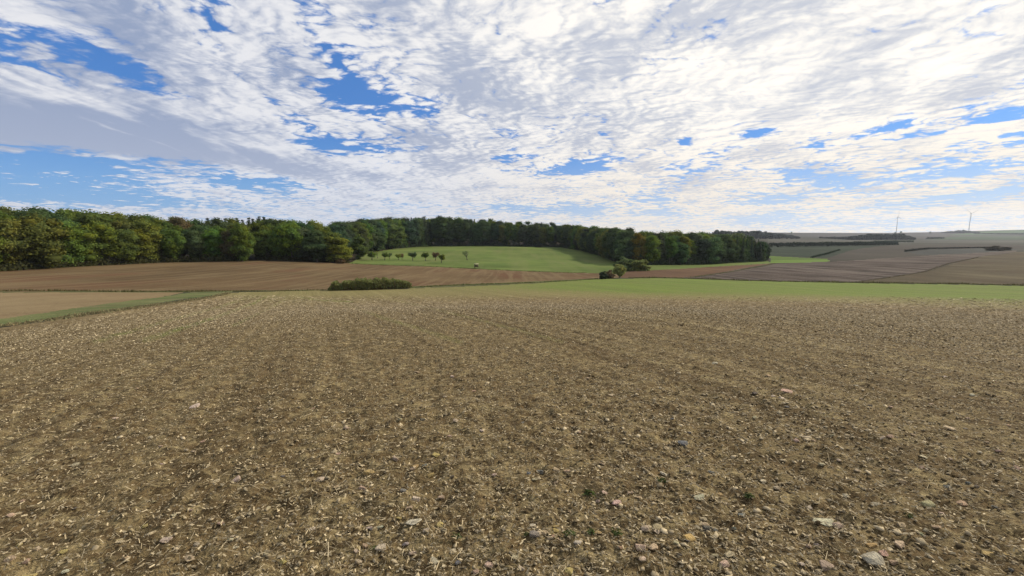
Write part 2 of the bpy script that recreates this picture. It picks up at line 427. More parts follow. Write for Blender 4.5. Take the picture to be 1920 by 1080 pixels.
def stubble_material():
    m, t = material('stubble_soil')
    pos = t.new('ShaderNodeNewGeometry').outputs['Position']
    p = t.vmath('MULTIPLY', pos, (1, 1, 0))
    big = t.noise(p, 0.18, 4, 0.55)
    med = t.noise(p, 1.1, 4, 0.6)
    soil = t.mix(t.ss(t.noise(p, 7, 4, .6), .35, .68), (0.050, 0.034, 0.016), (0.132, 0.090, 0.042))
    soil = t.mix(t.ss(big, .42, .68, 0, .35), soil, (0.098, 0.064, 0.031))
    # trampled straw: short flecks lying in two directions, gathered into wisps
    f1 = t.noise(t.mapping(p, scale=(1, .38, 1), rot=(0, 0, R(70))), 46, 3, .65)
    f2 = t.noise(t.mapping(p, scale=(.42, 1, 1), rot=(0, 0, R(35))), 30, 3, .65)
    f3 = t.noise(t.mapping(p, scale=(.6, 1, 1), rot=(0, 0, R(-10))), 9, 4, .7)
    f4 = t.noise(t.mapping(p, scale=(.55, 1, 1), rot=(0, 0, R(20))), 4.2, 5, .75)
    fn = t.math('MAXIMUM', t.ss(f1, .54, .60), t.ss(f2, .54, .60))
    ws = t.math('MULTIPLY', t.math('ADD', t.ss(f3, .50, .57, .06, .66), t.ss(f4, .52, .60, 0, .42)), t.math('MULTIPLY_ADD', fn, .45, .55))
    fl = t.math('MINIMUM', t.math('MAXIMUM', ws, t.math('MULTIPLY', fn, .42)), 1.0)
    straw = t.mix(t.noise(p, 23, 2, .5), (0.262, 0.202, 0.092), (0.53, 0.43, 0.228))
    c = t.mix(t.math('MULTIPLY', fl, t.ss(med, .3, .65, .8, 1.0)), soil, straw)
    # drilled rows and faint wheel tracks
    rowv = t.mapping(p, rot=(0, 0, R(TRACK_ROT)))
    r1 = t.noise(t.mapping(rowv, scale=(2.6, .07, 1)), 1.0, 4, .55)
    r2 = t.noise(t.mapping(rowv, scale=(.55, .02, 1), loc=(3, 0, 0)), 1.0, 3, .55)
    c = t.mix(t.ss(r1, .52, .64, 0, .42), c, soil)
    c = t.mix(t.math('MULTIPLY', t.ss(r2, .52, .68, 0, .5), fl), c, (0.40, 0.33, 0.165))
    c = t.mix(t.ss(r2, .46, .34, 0, .20), c, soil)
    r3 = t.noise(t.mapping(rowv, scale=(1.25, .012, 1), loc=(0, 5, 0)), 1.0, 3, .6)
    c = t.mix(t.ss(r3, .53, .62, 0, .45), c, soil)
    c = t.mix(t.ss(r3, .46, .38, 0, .16), c, straw)
    # seedlings: 'green' is painted where the crop has come up
    g = t.attr('green').outputs['Fac']
    gn = t.noise(t.mapping(p, scale=(1, .5, 1)), 1.7, 5, .7)
    gm = t.ss(t.math('ADD', t.math('MULTIPLY', g, 1.15), t.math('MULTIPLY', t.math('SUBTRACT', gn, .5), 1.6)), .25, .95)
    gm = t.math('MULTIPLY', gm, t.ss(t.noise(t.mapping(rowv, scale=(.5, .05, 1)), 1.0, 4, .6), .3, .6, .68, .97))
    green = t.mix(t.noise(p, .5, 4, .6), (0.088, 0.142, 0.020), (0.145, 0.195, 0.034))
    green = t.mix(t.ss(t.noise(t.mapping(rowv, scale=(6, .4, 1)), 1.0, 4, .65), .5, .68, 0, .55), green, (0.17, 0.14, 0.07))
    green = t.mix(t.ss(r2, .40, .60, .0, .45), green, (0.075, 0.098, 0.024))
    c = t.mix(t.ss(g, 0.0, .25, 0, .42), c, (0.190, 0.182, 0.066))
    c = t.mix(gm, c, green)
    h = t.math('ADD', t.noise(p, 26, 5, .68), t.math('MULTIPLY', t.noise(p, 5, 3, .6), .9))
    h = t.math('ADD', h, t.math('MULTIPLY', fl, .25))
    finish(t, c, .95, h, .05, .9, .08)
    return m

def field_material(name, lo, hi, rot=0, row=0, rowmix=.4, rowcol=None, scale=1.0, bump=.15, patch=None):
    m, t = material(name)
    pos = t.new('ShaderNodeNewGeometry').outputs['Position']
    p = t.vmath('MULTIPLY', pos, (1, 1, 0))
    c = t.mix(t.ss(t.math('ADD', t.math('MULTIPLY', t.noise(p, .045 * scale, 5, .6), .6), t.math('MULTIPLY', t.noise(p, 1.1 * scale, 4, .7), .4)), .38, .62), lo, hi)
    c = t.mix(1.0, c, t.new_grey(t.lin(t.noise(p, .013 * scale, 4, .6, .6), .34, .66, .72, 1.26)), 'MULTIPLY')
    if patch: c = t.mix(t.ss(t.noise(t.mapping(p, scale=(1, .35, 1), rot=(0, 0, R(rot))), .06 * scale, 4, .55), .52, .66, 0, .75), c, patch)
    h = t.noise(p, 2.2 * scale, 5, .7)
    if row:
        pr = t.mapping(p, rot=(0, 0, R(rot)), scale=(1, .06, 1))
        rn = t.noise(pr, row, 4, .65, .4)
        c = t.mix(t.math('MULTIPLY', t.ss(rn, .44, .62), rowmix), c, rowcol or tuple(v * .6 for v in lo))
        h = t.math('ADD', h, rn)
    finish(t, c, .95, h, bump, 1.0, .05)
    return m

def leaf_material(name, trans=.35):
    m, t = material(name)
    oi = t.new('ShaderNodeObjectInfo')
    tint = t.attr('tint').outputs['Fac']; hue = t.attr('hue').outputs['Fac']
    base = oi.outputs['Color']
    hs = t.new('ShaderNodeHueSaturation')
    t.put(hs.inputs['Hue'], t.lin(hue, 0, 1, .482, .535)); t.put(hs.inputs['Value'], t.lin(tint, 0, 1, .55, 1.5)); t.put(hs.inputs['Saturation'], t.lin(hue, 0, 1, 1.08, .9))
    t.put(hs.inputs['Color'], base)
    d = t.new('ShaderNodeBsdfDiffuse'); t.l.new(hs.outputs[0], d.inputs[0])
    tr = t.new('ShaderNodeBsdfTranslucent'); t.l.new(hs.outputs[0], tr.inputs[0])
    mx = t.new('ShaderNodeMixShader'); mx.inputs[0].default_value = trans
    t.l.new(d.outputs[0], mx.inputs[1]); t.l.new(tr.outputs[0], mx.inputs[2])
    o = t.new('ShaderNodeOutputMaterial'); t.l.new(mx.outputs[0], o.inputs[0])
    return m
def tinted_material(name, lo, hi, scale=6, rough=.85, use_tint=False, bump=None):
    m, t = material(name)
    pos = t.new('ShaderNodeTexCoord').outputs['Object']
    f = t.attr('tint').outputs['Fac'] if use_tint else t.ss(t.noise(pos, scale, 5, .6), .3, .7)
    c = t.mix(f, lo, hi)
    if use_tint: c = t.mix(t.ss(t.noise(t.new('ShaderNodeNewGeometry').outputs['Position'], 120, 2, .5), .35, .7, .0, .35), c, lo)
    finish(t, c, rough, t.noise(pos, scale * 3, 4, .6) if bump else None, bump or .01)
    return m

M_STUBBLE = stubble_material()
M_LEAF = leaf_material('leaves', .42)
M_BARK = tinted_material('bark', (0.055, 0.046, 0.036), (0.150, 0.130, 0.105), 3)
FIELD_MATS = {
    'far_field': field_material('far_field', (0.032, 0.027, 0.020), (0.046, 0.044, 0.031), 20, .05, .4, (0.028, 0.039, 0.018), .2),
    'stubble_field': M_STUBBLE,
    'tilled_field': field_material('tilled_soil', (0.090, 0.059, 0.029), (0.127, 0.088, 0.045), 52, .35, .55, (0.164, 0.122, 0.064), 1, .12, (0.101, 0.052, 0.028)),
    'sown_field': field_material('sown_soil', (0.174, 0.128, 0.067), (0.230, 0.175, 0.095), 75, .3, .4, (0.146, 0.098, 0.054)),
    'grass_track': field_material('track_grass', (0.072, 0.098, 0.034), (0.135, 0.150, 0.058), 60, .9, .35, (0.175, 0.150, 0.080), 3, .15, (0.155, 0.128, 0.070)),
    'grass_verge': field_material('verge_grass', (0.070, 0.075, 0.028), (0.130, 0.125, 0.055), 60, .9, .3, None, 2),
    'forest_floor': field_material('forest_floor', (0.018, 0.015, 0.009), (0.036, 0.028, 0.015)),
    'meadow': field_material('meadow_grass', (0.073, 0.108, 0.025), (0.112, 0.145, 0.037), 80, .12, .35, (0.126, 0.138, 0.048), 1, .08, (0.119, 0.136, 0.046)),
    'harrowed_field': field_material('harrowed_soil', (0.093, 0.054, 0.031), (0.120, 0.074, 0.042), 35, .3, .5, (0.078, 0.045, 0.027)),
    'ploughed_field': field_material('ploughed_soil', (0.040, 0.029, 0.023), (0.087, 0.068, 0.054), 62, .26, .95, (0.136, 0.112, 0.092), 1.5, .4, (0.034, 0.027, 0.023)),
    'bare_field': field_material('bare_soil', (0.061, 0.048, 0.027), (0.094, 0.077, 0.044), 62, .22, .6, (0.047, 0.037, 0.020), 1.2, .2, (0.075, 0.048, 0.028)),
    'winter_wheat_field': field_material('young_wheat', (0.081, 0.138, 0.024), (0.111, 0.165, 0.032)),
    'harvested_slope': field_material('harvested_soil', (0.040, 0.032, 0.025), (0.051, 0.045, 0.033), 70, .06, .4, (0.045, 0.042, 0.030), .5),
    'dark_field': field_material('dark_soil', (0.027, 0.030, 0.026), (0.045, 0.046, 0.040), 70, .1, .5, (0.060, 0.060, 0.051), .5),
    'clover_field': field_material('clover', (0.015, 0.025, 0.014), (0.027, 0.037, 0.020), 70, .12, .5, (0.011, 0.017, 0.011), .5),
    'far_green_field': field_material('far_grass', (0.040, 0.073, 0.026), (0.054, 0.088, 0.031), 0, 0, scale=.2),
    'far_green_slope': field_material('far_meadow', (0.034, 0.056, 0.026), (0.046, 0.069, 0.032), 0, 0, scale=.2),
    'far_brown_slope': field_material('far_soil', (0.034, 0.029, 0.025), (0.046, 0.042, 0.034), 0, 0, scale=.2),
    'far_stubble': field_material('far_stubble', (0.052, 0.050, 0.038), (0.066, 0.064, 0.048), 0, 0, scale=.2),
}

# ------------------------------------------------------------------ mesh helpers
def mesh_np(name, verts, faces, mat=None, attrs=None, smooth=False):
    """faces: (n,3) or (n,4) array, or a list of such arrays"""
    if not isinstance(faces, list): faces = [faces]
    faces = [np.asarray(f, np.int32) for f in faces if len(f)]
    me = bpy.data.meshes.new(name)
    verts = np.asarray(verts, np.float32)
    nl = sum(f.size for f in faces); nf = sum(len(f) for f in faces)
    me.vertices.add(len(verts)); me.vertices.foreach_set('co', verts.ravel())
    me.loops.add(nl); me.loops.foreach_set('vertex_index', np.concatenate([f.ravel() for f in faces]))
    tot = np.concatenate([np.full(len(f), f.shape[1], np.int32) for f in faces])
    me.polygons.add(nf); me.polygons.foreach_set('loop_start', np.r_[0, np.cumsum(tot)[:-1]].astype(np.int32))
    me.polygons.foreach_set('loop_total', tot)
    if smooth: me.polygons.foreach_set('use_smooth', np.ones(nf, bool))
    for k, (dom, v) in (attrs or {}).items():
        a = me.attributes.new(k, 'FLOAT', dom); a.data.foreach_set('value', np.asarray(v, np.float32))
    me.update(calc_edges=True)
    if mat: me.materials.append(mat)
    return me
def link(name, data, parent=None, loc=None):
    o = bpy.data.objects.new(name, data); COL.objects.link(o)
    if parent: o.parent = parent
    if loc is not None: o.location = loc
    return o
def tag(o, label, cat, group=None):
    o['label'] = label; o['category'] = cat
    if group: o['group'] = group
    return o
def empty(name, loc, label, cat, group=None, rz=0):
    o = link(name, None, None, loc); o.rotation_euler = (0, 0, rz); o.empty_display_size = .2
    return tag(o, label, cat, group)
class MB:
    """collects simple solids into one mesh"""
    def __init__(s): s.v = []; s.t = []; s.q = []; s.nv = 0
    def add(s, v, tris=(), quads=()):
        v = np.asarray(v, float)
        if len(tris): s.t.append(np.asarray(tris) + s.nv)
        if len(quads): s.q.append(np.asarray(quads) + s.nv)
        s.v.append(v); s.nv += len(v)
    def box(s, c, d, rot=None):
        v = np.array([(x, y, z) for x in (-.5, .5) for y in (-.5, .5) for z in (-.5, .5)]) * np.array(d)
        if rot is not None: v = v @ np.array(rot.to_3x3()).T
        s.add(v + np.array(c), quads=[(0, 1, 3, 2), (4, 6, 7, 5), (0, 4, 5, 1), (2, 3, 7, 6), (0, 2, 6, 4), (1, 5, 7, 3)])
    def tube(s, pts, rad, seg=6):
        pts = [Vector(p) for p in pts]; V = []
        for i, p in enumerate(pts):
            d = (pts[min(i + 1, len(pts) - 1)] - pts[max(i - 1, 0)]).normalized()
            a = d.orthogonal().normalized(); b = d.cross(a)
            for k in range(seg):
                an = 2 * math.pi * k / seg
                V.append(p + (a * math.cos(an) + b * math.sin(an)) * rad[i])
        m = len(pts)
        Q = [(i * seg + k, i * seg + (k + 1) % seg, (i + 1) * seg + (k + 1) % seg, (i + 1) * seg + k) for i in range(m - 1) for k in range(seg)]
        T = [(0, k + 1, k) for k in range(1, seg - 1)] + [((m - 1) * seg, (m - 1) * seg + k, (m - 1) * seg + k + 1) for k in range(1, seg - 1)]
        s.add([tuple(v) for v in V], T, Q)
    def mesh(s, name, mat, smooth=False, attrs=None):
        f = []
        if s.t: f.append(np.concatenate(s.t))
        if s.q: f.append(np.concatenate(s.q))
        return mesh_np(name, np.concatenate(s.v), f, mat, attrs, smooth)

PHI = (1 + 5 ** .5) / 2
ICO_V = np.array([(-1, PHI, 0), (1, PHI, 0), (-1, -PHI, 0), (1, -PHI, 0), (0, -1, PHI), (0, 1, PHI), (0, -1, -PHI), (0, 1, -PHI), (PHI, 0, -1), (PHI, 0, 1), (-PHI, 0, -1), (-PHI, 0, 1)]) / math.hypot(1, PHI)
ICO_F = np.array([(0, 11, 5), (0, 5, 1), (0, 1, 7), (0, 7, 10), (0, 10, 11), (1, 5, 9), (5, 11, 4), (11, 10, 2), (10, 7, 6), (7, 1, 8), (3, 9, 4), (3, 4, 2), (3, 2, 6), (3, 6, 8), (3, 8, 9), (4, 9, 5), (2, 4, 11), (6, 2, 10), (8, 6, 7), (9, 8, 1)])
def subdiv(V, Fc):
    V = [tuple(v) for v in V]; c = {}; out = []
    def mid(a, b):
        k = (min(a, b), max(a, b))
        if k not in c:
            p = np.array(V[a]) + np.array(V[b]); V.append(tuple(p / np.linalg.norm(p))); c[k] = len(V) - 1
        return c[k]
    for a, b, d in Fc:
        x, y, z = mid(a, b), mid(b, d), mid(d, a)
        out += [(a, x, z), (b, y, x), (d, z, y), (x, y, z)]
    return np.array(V), np.array(out)
ICO2_V, ICO2_F = subdiv(ICO_V, ICO_F)
OCT_V = np.array([(1, 0, 0), (-1, 0, 0), (0, 1, 0), (0, -1, 0), (0, 0, 1), (0, 0, -1)], float)
OCT_F = np.array([(0, 2, 4), (2, 1, 4), (1, 3, 4), (3, 0, 4), (2, 0, 5), (1, 2, 5), (3, 1, 5), (0, 3, 5)])

# ------------------------------------------------------------------ the ground, one object per field
na, nr = len(AZ), len(RR)
gaz, gr = np.meshgrid(AZ, RR, indexing='ij')
gx, gy = gr * np.sin(gaz), gr * np.cos(gaz)
gzb = ground_base(gaz, gr)
gz = gzb + relief(gx, gy, gr)
gz[-1] = gz[0]
VERT = np.stack([gx, gy, gz], -1).reshape(-1, 3)
ii, jj = np.meshgrid(np.arange(na - 1), np.arange(nr - 1), indexing='ij')
QUAD = np.stack([ii * nr + jj, (ii + 1) * nr + jj, (ii + 1) * nr + jj + 1, ii * nr + jj + 1], -1).reshape(-1, 4)[:, ::-1]
azc = np.clip(gaz.reshape(-1)[QUAD].mean(1), R(-66), R(66)); rc = gr.reshape(-1)[QUAD].mean(1)
cx, cy = rc * np.sin(azc), rc * np.cos(azc)
fpx, fpy = to_px(cx, cy, ground_base(azc, rc))
wob = fbm(cx / 3, cy / 3, 3, 77) * 1.2            # ragged field edges
fpy_w = fpy + wob * np.clip(60 / np.maximum(rc, 1), .25, 1.7)
region = np.zeros(len(QUAD), int)
for k, (nm, poly) in enumerate(FIELDS):
    if poly is None: continue
    region[in_poly(fpx, fpy_w, poly)] = k
region[rc < 12] = 1
# how green the stubble field is (seedlings), from the photograph
vpx, vpy = to_px(gx.ravel(), gy.ravel(), gzb.ravel())
def curve(x, pts):
    pts = np.array(pts, float); return np.interp(x, pts[:, 0], pts[:, 1])
edge_full = curve(vpx, [(-1000, 500), (400, 541), (760, 541), (900, 541), (1050, 541), (1200, 545), (1500, 547), (1700, 550), (1920, 554), (2500, 570)])
edge_none = curve(vpx, [(-1000, 520), (380, 560), (480, 590), (760, 575), (900, 570), (1050, 564), (1200, 565), (1500, 569), (1700, 575), (1920, 586), (2500, 622)])
green = np.clip((edge_none - vpy) / (edge_none - edge_full), 0, 1) ** 1.3
amount = curve(vpx, [(-1000, 0), (380, 0.1), (450, .40), (600, .32), (760, .32), (900, .44), (1050, .70), (1200, .88), (2500, .92)])
green = green * amount
def near_line(pts, w):
    g = np.zeros(len(vpx))
    for (x1, y1), (x2, y2) in zip(pts, pts[1:]):
        t_ = np.clip(((vpx - x1) * (x2 - x1) + (vpy - y1) * (y2 - y1)) / ((x2 - x1) ** 2 + (y2 - y1) ** 2), 0, 1)
        wy = w * (.35 + .65 * np.clip((vpy - 545) / 80, 0, 1.2))
        g = np.maximum(g, np.exp(-(np.hypot((vpx - x1 - t_ * (x2 - x1)) * .5, vpy - y1 - t_ * (y2 - y1)) / wy) ** 2))
    return g
for pts, w, k in (([(500, 556), (475, 568), (390, 600), (275, 637)], 4, .42), ([(470, 556), (420, 572), (300, 606), (180, 640)], 3.5, .28), ([(540, 558), (500, 580), (440, 610)], 3, .25), ([(560, 556), (600, 562), (660, 565)], 3, .35), ([(620, 560), (700, 590), (860, 640)], 4, .16), ([(720, 558), (900, 600), (1050, 640)], 4, .14)):
    green = np.maximum(green, min(1.5 * k, .55) * near_line(pts, w))
for k, (nm, poly) in enumerate(FIELDS):
    q = QUAD[region == k]
    if not len(q): continue
    used, inv = np.unique(q.ravel(), return_inverse=True)
    me = mesh_np(nm, VERT[used], inv.reshape(-1, 4), FIELD_MATS[nm], {'green': ('POINT', green[used])} if nm == 'stubble_field' else None, True)
    o = link(nm, me); o['kind'] = 'structure'


# ------------------------------------------------------------------ trees
def leaf_quads(pos, nrm, size, aspect=1.0):
    """bent leaf sprays facing nrm"""
    m = len(pos)
    nrm = nrm / np.linalg.norm(nrm, axis=1, keepdims=True)
    t = rng.normal(size=(m, 3)); t -= nrm * (t * nrm).sum(1, keepdims=True); t /= np.linalg.norm(t, axis=1, keepdims=True)
    b = np.cross(nrm, t)
    s = size[:, None]
    v = np.stack([pos - t * s * .5 - b * s * .28 * aspect, pos + b * s * -.10 * aspect + t * s * .5 - nrm * s * .12, pos + t * s * .35 + b * s * .42 * aspect, pos - t * s * .32 + b * s * .40 * aspect - nrm * s * .10], 1)
    return v.reshape(-1, 3), np.arange(m * 4).reshape(m, 4)

def broadleaf_mesh(name, H, rw, n_lobe, n_leaf, leaf, low=.12, core=True, top=1.0, gap=0.0, shape=1.0):
    zc = H * (low + top) / 2; rh = H * (top - low) / 2
    C, Rl = [], []
    k = 0
    while len(C) < n_lobe:
        d = rng.normal(size=3); d /= np.linalg.norm(d)
        rad = rng.uniform(.45, .86) if len(C) > n_lobe * .25 else rng.uniform(.0, .5)
        z = d[2] * rad
        w = rw * (1 - .25 * max(z, 0) * shape) * (1 - .18 * max(-z, 0))
        c = np.array([d[0] * rad * w, d[1] * rad * w, zc + z * rh])
        C.append(c); Rl.append(H * rng.uniform(.085, .150))
    C = np.array(C); Rl = np.array(Rl)
    lt = rng.random(n_lobe); lh = rng.random(n_lobe)
    li = np.repeat(np.arange(n_lobe), n_leaf)
    d = rng.normal(size=(len(li), 3)); d[:, 2] += .25; d /= np.linalg.norm(d, axis=1, keepdims=True)
    rad = rng.uniform(.72, 1.12, len(li))
    stretch = np.array([1.12, 1.12, .82])
    pos = C[li] + d * stretch * (Rl[li] * rad)[:, None]
    keep = np.ones(len(li), bool)
    # drop leaves buried inside the other lobes
    dist = ((pos[:, None] - C[None]) ** 2).sum(-1) / (Rl[None] * .68) ** 2
    keep &= dist.min(1) > 1
    if gap: keep &= rng.random(len(li)) > gap
    pos, d2, l2 = pos[keep], d[keep], li[keep]
    nrm = d2 + rng.normal(size=pos.shape) * .45 + np.array([0, 0, .35])
    v, q = leaf_quads(pos, nrm, leaf * rng.uniform(.6, 1.35, len(pos)))
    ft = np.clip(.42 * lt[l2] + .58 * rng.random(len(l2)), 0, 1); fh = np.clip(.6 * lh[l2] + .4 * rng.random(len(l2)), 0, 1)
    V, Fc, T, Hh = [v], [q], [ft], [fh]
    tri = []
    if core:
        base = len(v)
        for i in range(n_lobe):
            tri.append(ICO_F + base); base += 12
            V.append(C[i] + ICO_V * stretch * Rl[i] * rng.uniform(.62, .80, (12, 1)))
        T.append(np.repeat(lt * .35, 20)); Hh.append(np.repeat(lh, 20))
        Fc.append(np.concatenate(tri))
    return mesh_np(name, np.concatenate(V), Fc, M_LEAF, {'tint': ('FACE', np.concatenate(T)), 'hue': ('FACE', np.concatenate(Hh))}), C

def trunk_mesh(name, H, rad, C, n_limb, low):
    mb = MB()
    lean = rng.normal(size=2) * H * .01
    pts = [(lean[0] * t * 3, lean[1] * t * 3, H * .72 * t - .3 * (t == 0)) for t in (0, .03, .2, .45, .75, 1)]
    mb.tube(pts, [rad * k for k in (1.5, 1.15, .95, .75, .5, .2)], 7)
    pick = rng.permutation(len(C))[:n_limb]
    for i in pick:
        z0 = H * rng.uniform(low * .7 + .08, .45)
        e = C[i]; z0 = min(z0, e[2] * .8)
        m = np.array([e[0] * .5, e[1] * .5, (z0 + e[2]) / 2 + H * .03])
        mb.tube([(lean[0], lean[1], z0), tuple(m), tuple(e)], [rad * .42, rad * .26, rad * .09], 5)
    return mb.mesh(name, M_BARK, True)

def conifer_mesh(name, H, rw, levels, leaf, low=.08):
    P, N, T = [], [], []
    for k in range(levels):
        t = k / (levels - 1)
        z = H * (low + (1 - low) * t)
        rr = rw * (1 - t) ** .85 * rng.uniform(.8, 1.15) + .12
        nb = max(5, int(15 * (1 - t) + 4))
        for b in range(nb):
            a = rng.uniform(0, 2 * math.pi); L = rr * rng.uniform(.65, 1.15); tb = rng.random()
            ns = max(2, int(L / (leaf * .55)))
            for s in range(ns):
                f = (s + .7) / ns
                x = L * f
                P.append((math.cos(a) * x + rng.normal() * .12, math.sin(a) * x + rng.normal() * .12, z - .30 * x * f + rng.normal() * .12))
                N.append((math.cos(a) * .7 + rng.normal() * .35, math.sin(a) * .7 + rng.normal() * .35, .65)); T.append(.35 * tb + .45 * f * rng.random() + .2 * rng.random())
    P = np.array(P); N = np.array(N)
    v, q = leaf_quads(P, N, leaf * rng.uniform(.7, 1.4, len(P)), 1.0)
    mb = MB(); seg = 8
    cone = [(math.cos(2 * math.pi * i / seg) * rw * .45, math.sin(2 * math.pi * i / seg) * rw * .45, H * (low + .02)) for i in range(seg)] + [(0, 0, H * .95)]
    tri = np.array([(i, (i + 1) % seg, seg) for i in range(seg)]) + len(v)
    return mesh_np(name, np.concatenate([v, np.array(cone)]), [q, tri], M_LEAF,
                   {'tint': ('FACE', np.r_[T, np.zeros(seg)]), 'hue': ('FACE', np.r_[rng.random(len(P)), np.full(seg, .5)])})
def conifer_trunk(name, H, rad):
    mb = MB(); mb.tube([(0, 0, -.4), (0, 0, H * .3), (0, 0, H * .97)], [rad * 1.2, rad * .8, .03], 6)
    return mb.mesh(name, M_BARK, True)

H0 = 16.0
BROAD = []
for k in range(8):
    rw = [4.8, 5.6, 4.4, 5.2, 4.6, 6.0, 5.0, 5.4][k]
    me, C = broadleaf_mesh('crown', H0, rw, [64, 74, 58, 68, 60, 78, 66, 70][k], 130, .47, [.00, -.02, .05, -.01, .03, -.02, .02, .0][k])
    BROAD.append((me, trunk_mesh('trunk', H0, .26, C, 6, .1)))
TALL = []                         # slender stems of the closed stand
for k in range(5):
    me, C = broadleaf_mesh('crown', 20.0, [2.9, 3.3, 2.6, 3.1, 3.6][k], 52, 105, .50, [.06, .20, .15, .04, .11][k], shape=.9)
    TALL.append((me, trunk_mesh('trunk', 20.0, .2, C, 4, .3)))
CONI = []
for k in range(4):
    h = 18.0
    CONI.append((conifer_mesh('crown', h, [2.7, 3.2, 2.4, 3.6][k], 28, .75, [.02, .04, .08, .0][k]), conifer_trunk('trunk', h, .2)))

for lib_ in (BROAD, TALL, CONI):
    for me_, _t in lib_:
        co = np.empty(len(me_.vertices) * 3, np.float32); me_.vertices.foreach_get('co', co)
        me_['top'] = float(np.percentile(co[2::3], 99.7)); me_['wid'] = float(np.percentile(np.hypot(co[0::3], co[1::3]), 97) * 2)
def tree(kind, loc, H, label, color, group, rz=None, wide=1.0, name=None):
    lib, h0, nm = {'b': (BROAD, H0, 'broadleaf_tree'), 't': (TALL, 20.0, 'slender_tree'), 'c': (CONI, 18.0, 'conifer_tree')}[kind]
    crown, trunk = lib[random.randrange(len(lib))]
    s = H / crown['top']
    r = empty(name or nm, loc - Vector((0, 0, .1)), label, 'tree', group, rz if rz is not None else random.uniform(0, 6.28))
    r.scale = (s * wide, s * wide, s)
    c = link('crown', crown, r); c.color = (*color, 1)
    link('trunk', trunk, r)
    return r

GREEN = (0.108, 0.148, 0.030); OLIVE = (0.142, 0.165, 0.032); YELLOW = (0.215, 0.215, 0.036); ORANGE = (0.190, 0.140, 0.036); RUST = (0.125, 0.085, 0.045); DARK = (0.076, 0.110, 0.042); BLUISH = (0.062, 0.086, 0.048); PALE = (0.140, 0.175, 0.064)
WORDS = {GREEN: 'green', OLIVE: 'olive green', YELLOW: 'yellowing', ORANGE: 'orange tinged', RUST: 'rusty brown', DARK: 'dark green', BLUISH: 'blackish green', PALE: 'pale green'}
S_TOP = [(-800, 355), (-300, 372), (0, 384), (60, 385), (100, 388), (200, 394), (300, 404), (400, 411), (480, 410), (560, 411), (640, 413), (740, 408), (830, 406), (900, 411), (1000, 417), (1100, 422), (1200, 428), (1300, 432), (1360, 436), (1400, 441), (1425, 450), (1450, 462)]
def walk(pxs, step, start=0.0):
    pts = [hit(px, row) for px, row in pxs]
    out = []; need = start
    for a, b in zip(pts, pts[1:]):
        L = (b - a).length; d = need
        while d < L:
            out.append(a.lerp(b, d / L)); d += step
        need = d - L
    return out
def top_height(p, lift=0.0):
    """height that takes a tree at p up to the skyline of the photograph"""
    px, _ = to_px(p.x, p.y, p.z)
    row = float(curve(px, S_TOP)) + lift
    d = ray(float(px), row)
    return CAM_H + d[2] * (p.y / d[1]) - p.z
def ground_pt(x, y): return Vector((x, y, float(ground_z(x, y))))
ORD = 'zeroth first second third fourth fifth sixth seventh eighth ninth tenth eleventh twelfth thirteenth fourteenth fifteenth sixteenth seventeenth eighteenth nineteenth twentieth'.split()
def ordinal(n):
    if n <= 20: return ORD[n]
    return ('twenty' if n < 30 else 'thirty' if n < 40 else 'forty') + ('-' + ORD[n % 10] if n % 10 else '')
def ordinal_fix(n): return {30: 'thirtieth', 40: 'fortieth'}.get(n, ordinal(n))
def stand(edge, step, depths, kinds, cols, place, group, hmin, hmax, front=(.62, .85), jit=.28):
    for k, dep in enumerate(depths):
        spots = []
        for p in walk(edge, step * (1 + .1 * k), random.uniform(0, step)):
            d = Vector((p.x, p.y, 0)).normalized()
            x = p.x + d.x * dep + random.uniform(-jit, jit) * step; y = p.y + d.y * dep + random.uniform(-jit, jit) * step
            q = ground_pt(x, y)
            px = float(to_px(q.x, q.y, q.z)[0])
            if -70 < px < 2000: spots.append((px, q))
        spots.sort(key=lambda e: e[0])
        for i, (px, q) in enumerate(spots):
            full = top_height(q, random.uniform(-2, 3))
            if k == 0: h = full * random.uniform(*front)
            elif k == 1: h = full * random.uniform(.84, .97)
            else: h = full * random.uniform(.95, 1.02)
            h = min(max(h, hmin), hmax)
            kind = random.choice(kinds[min(k, len(kinds) - 1)])
            col = random.choice(cols)
            noun = {'b': 'round tree', 't': 'slender tree', 'c': 'conifer'}[kind]
            c2 = tuple(v * random.uniform(.85, 1.15) for v in col)
            if k == 0: lab = f'{WORDS[col]} {noun}, {ordinal_fix(i + 1)} from left along the front of {place}'
            elif k == 1: lab = f'{WORDS[col]} {noun} standing right behind the front trees of {place}'
            else: lab = f'{WORDS[col]} {noun} whose top closes the skyline of {place}'
            tree(kind, q, h, lab, c2, f'trees of {place}', wide=random.uniform(.95, 1.25))

LEFT_EDGE = [(-80, 513), (0, 508), (150, 500), (300, 492.5), (466, 489.5)]
NOOK_EDGE = [(482, 487), (560, 489), (610, 490)]
MID_EDGE = [(690, 472), (740, 465.5), (800, 461.5), (900, 461), (1050, 463.5), (1088, 468)]
RIGHT_EDGE = [(1085, 468), (1140, 484), (1170, 495), (1215, 497), (1300, 496), (1380, 492.5)]
END_EDGE = [(1375, 493), (1436, 490)]
AUT = [GREEN] * 7 + [OLIVE] * 6 + [DARK] * 4 + [YELLOW, ORANGE, RUST]
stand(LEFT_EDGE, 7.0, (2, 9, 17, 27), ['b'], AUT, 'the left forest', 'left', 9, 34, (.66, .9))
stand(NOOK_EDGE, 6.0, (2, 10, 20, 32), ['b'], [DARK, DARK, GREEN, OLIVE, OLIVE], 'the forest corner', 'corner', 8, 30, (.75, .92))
stand(MID_EDGE, 6.0, (3, 9, 16, 26), ['tttc', 'tttc', 'tbtc'], [DARK, BLUISH, BLUISH, DARK, GREEN], 'the meadow wood', 'meadow', 10, 30, (.86, .98))
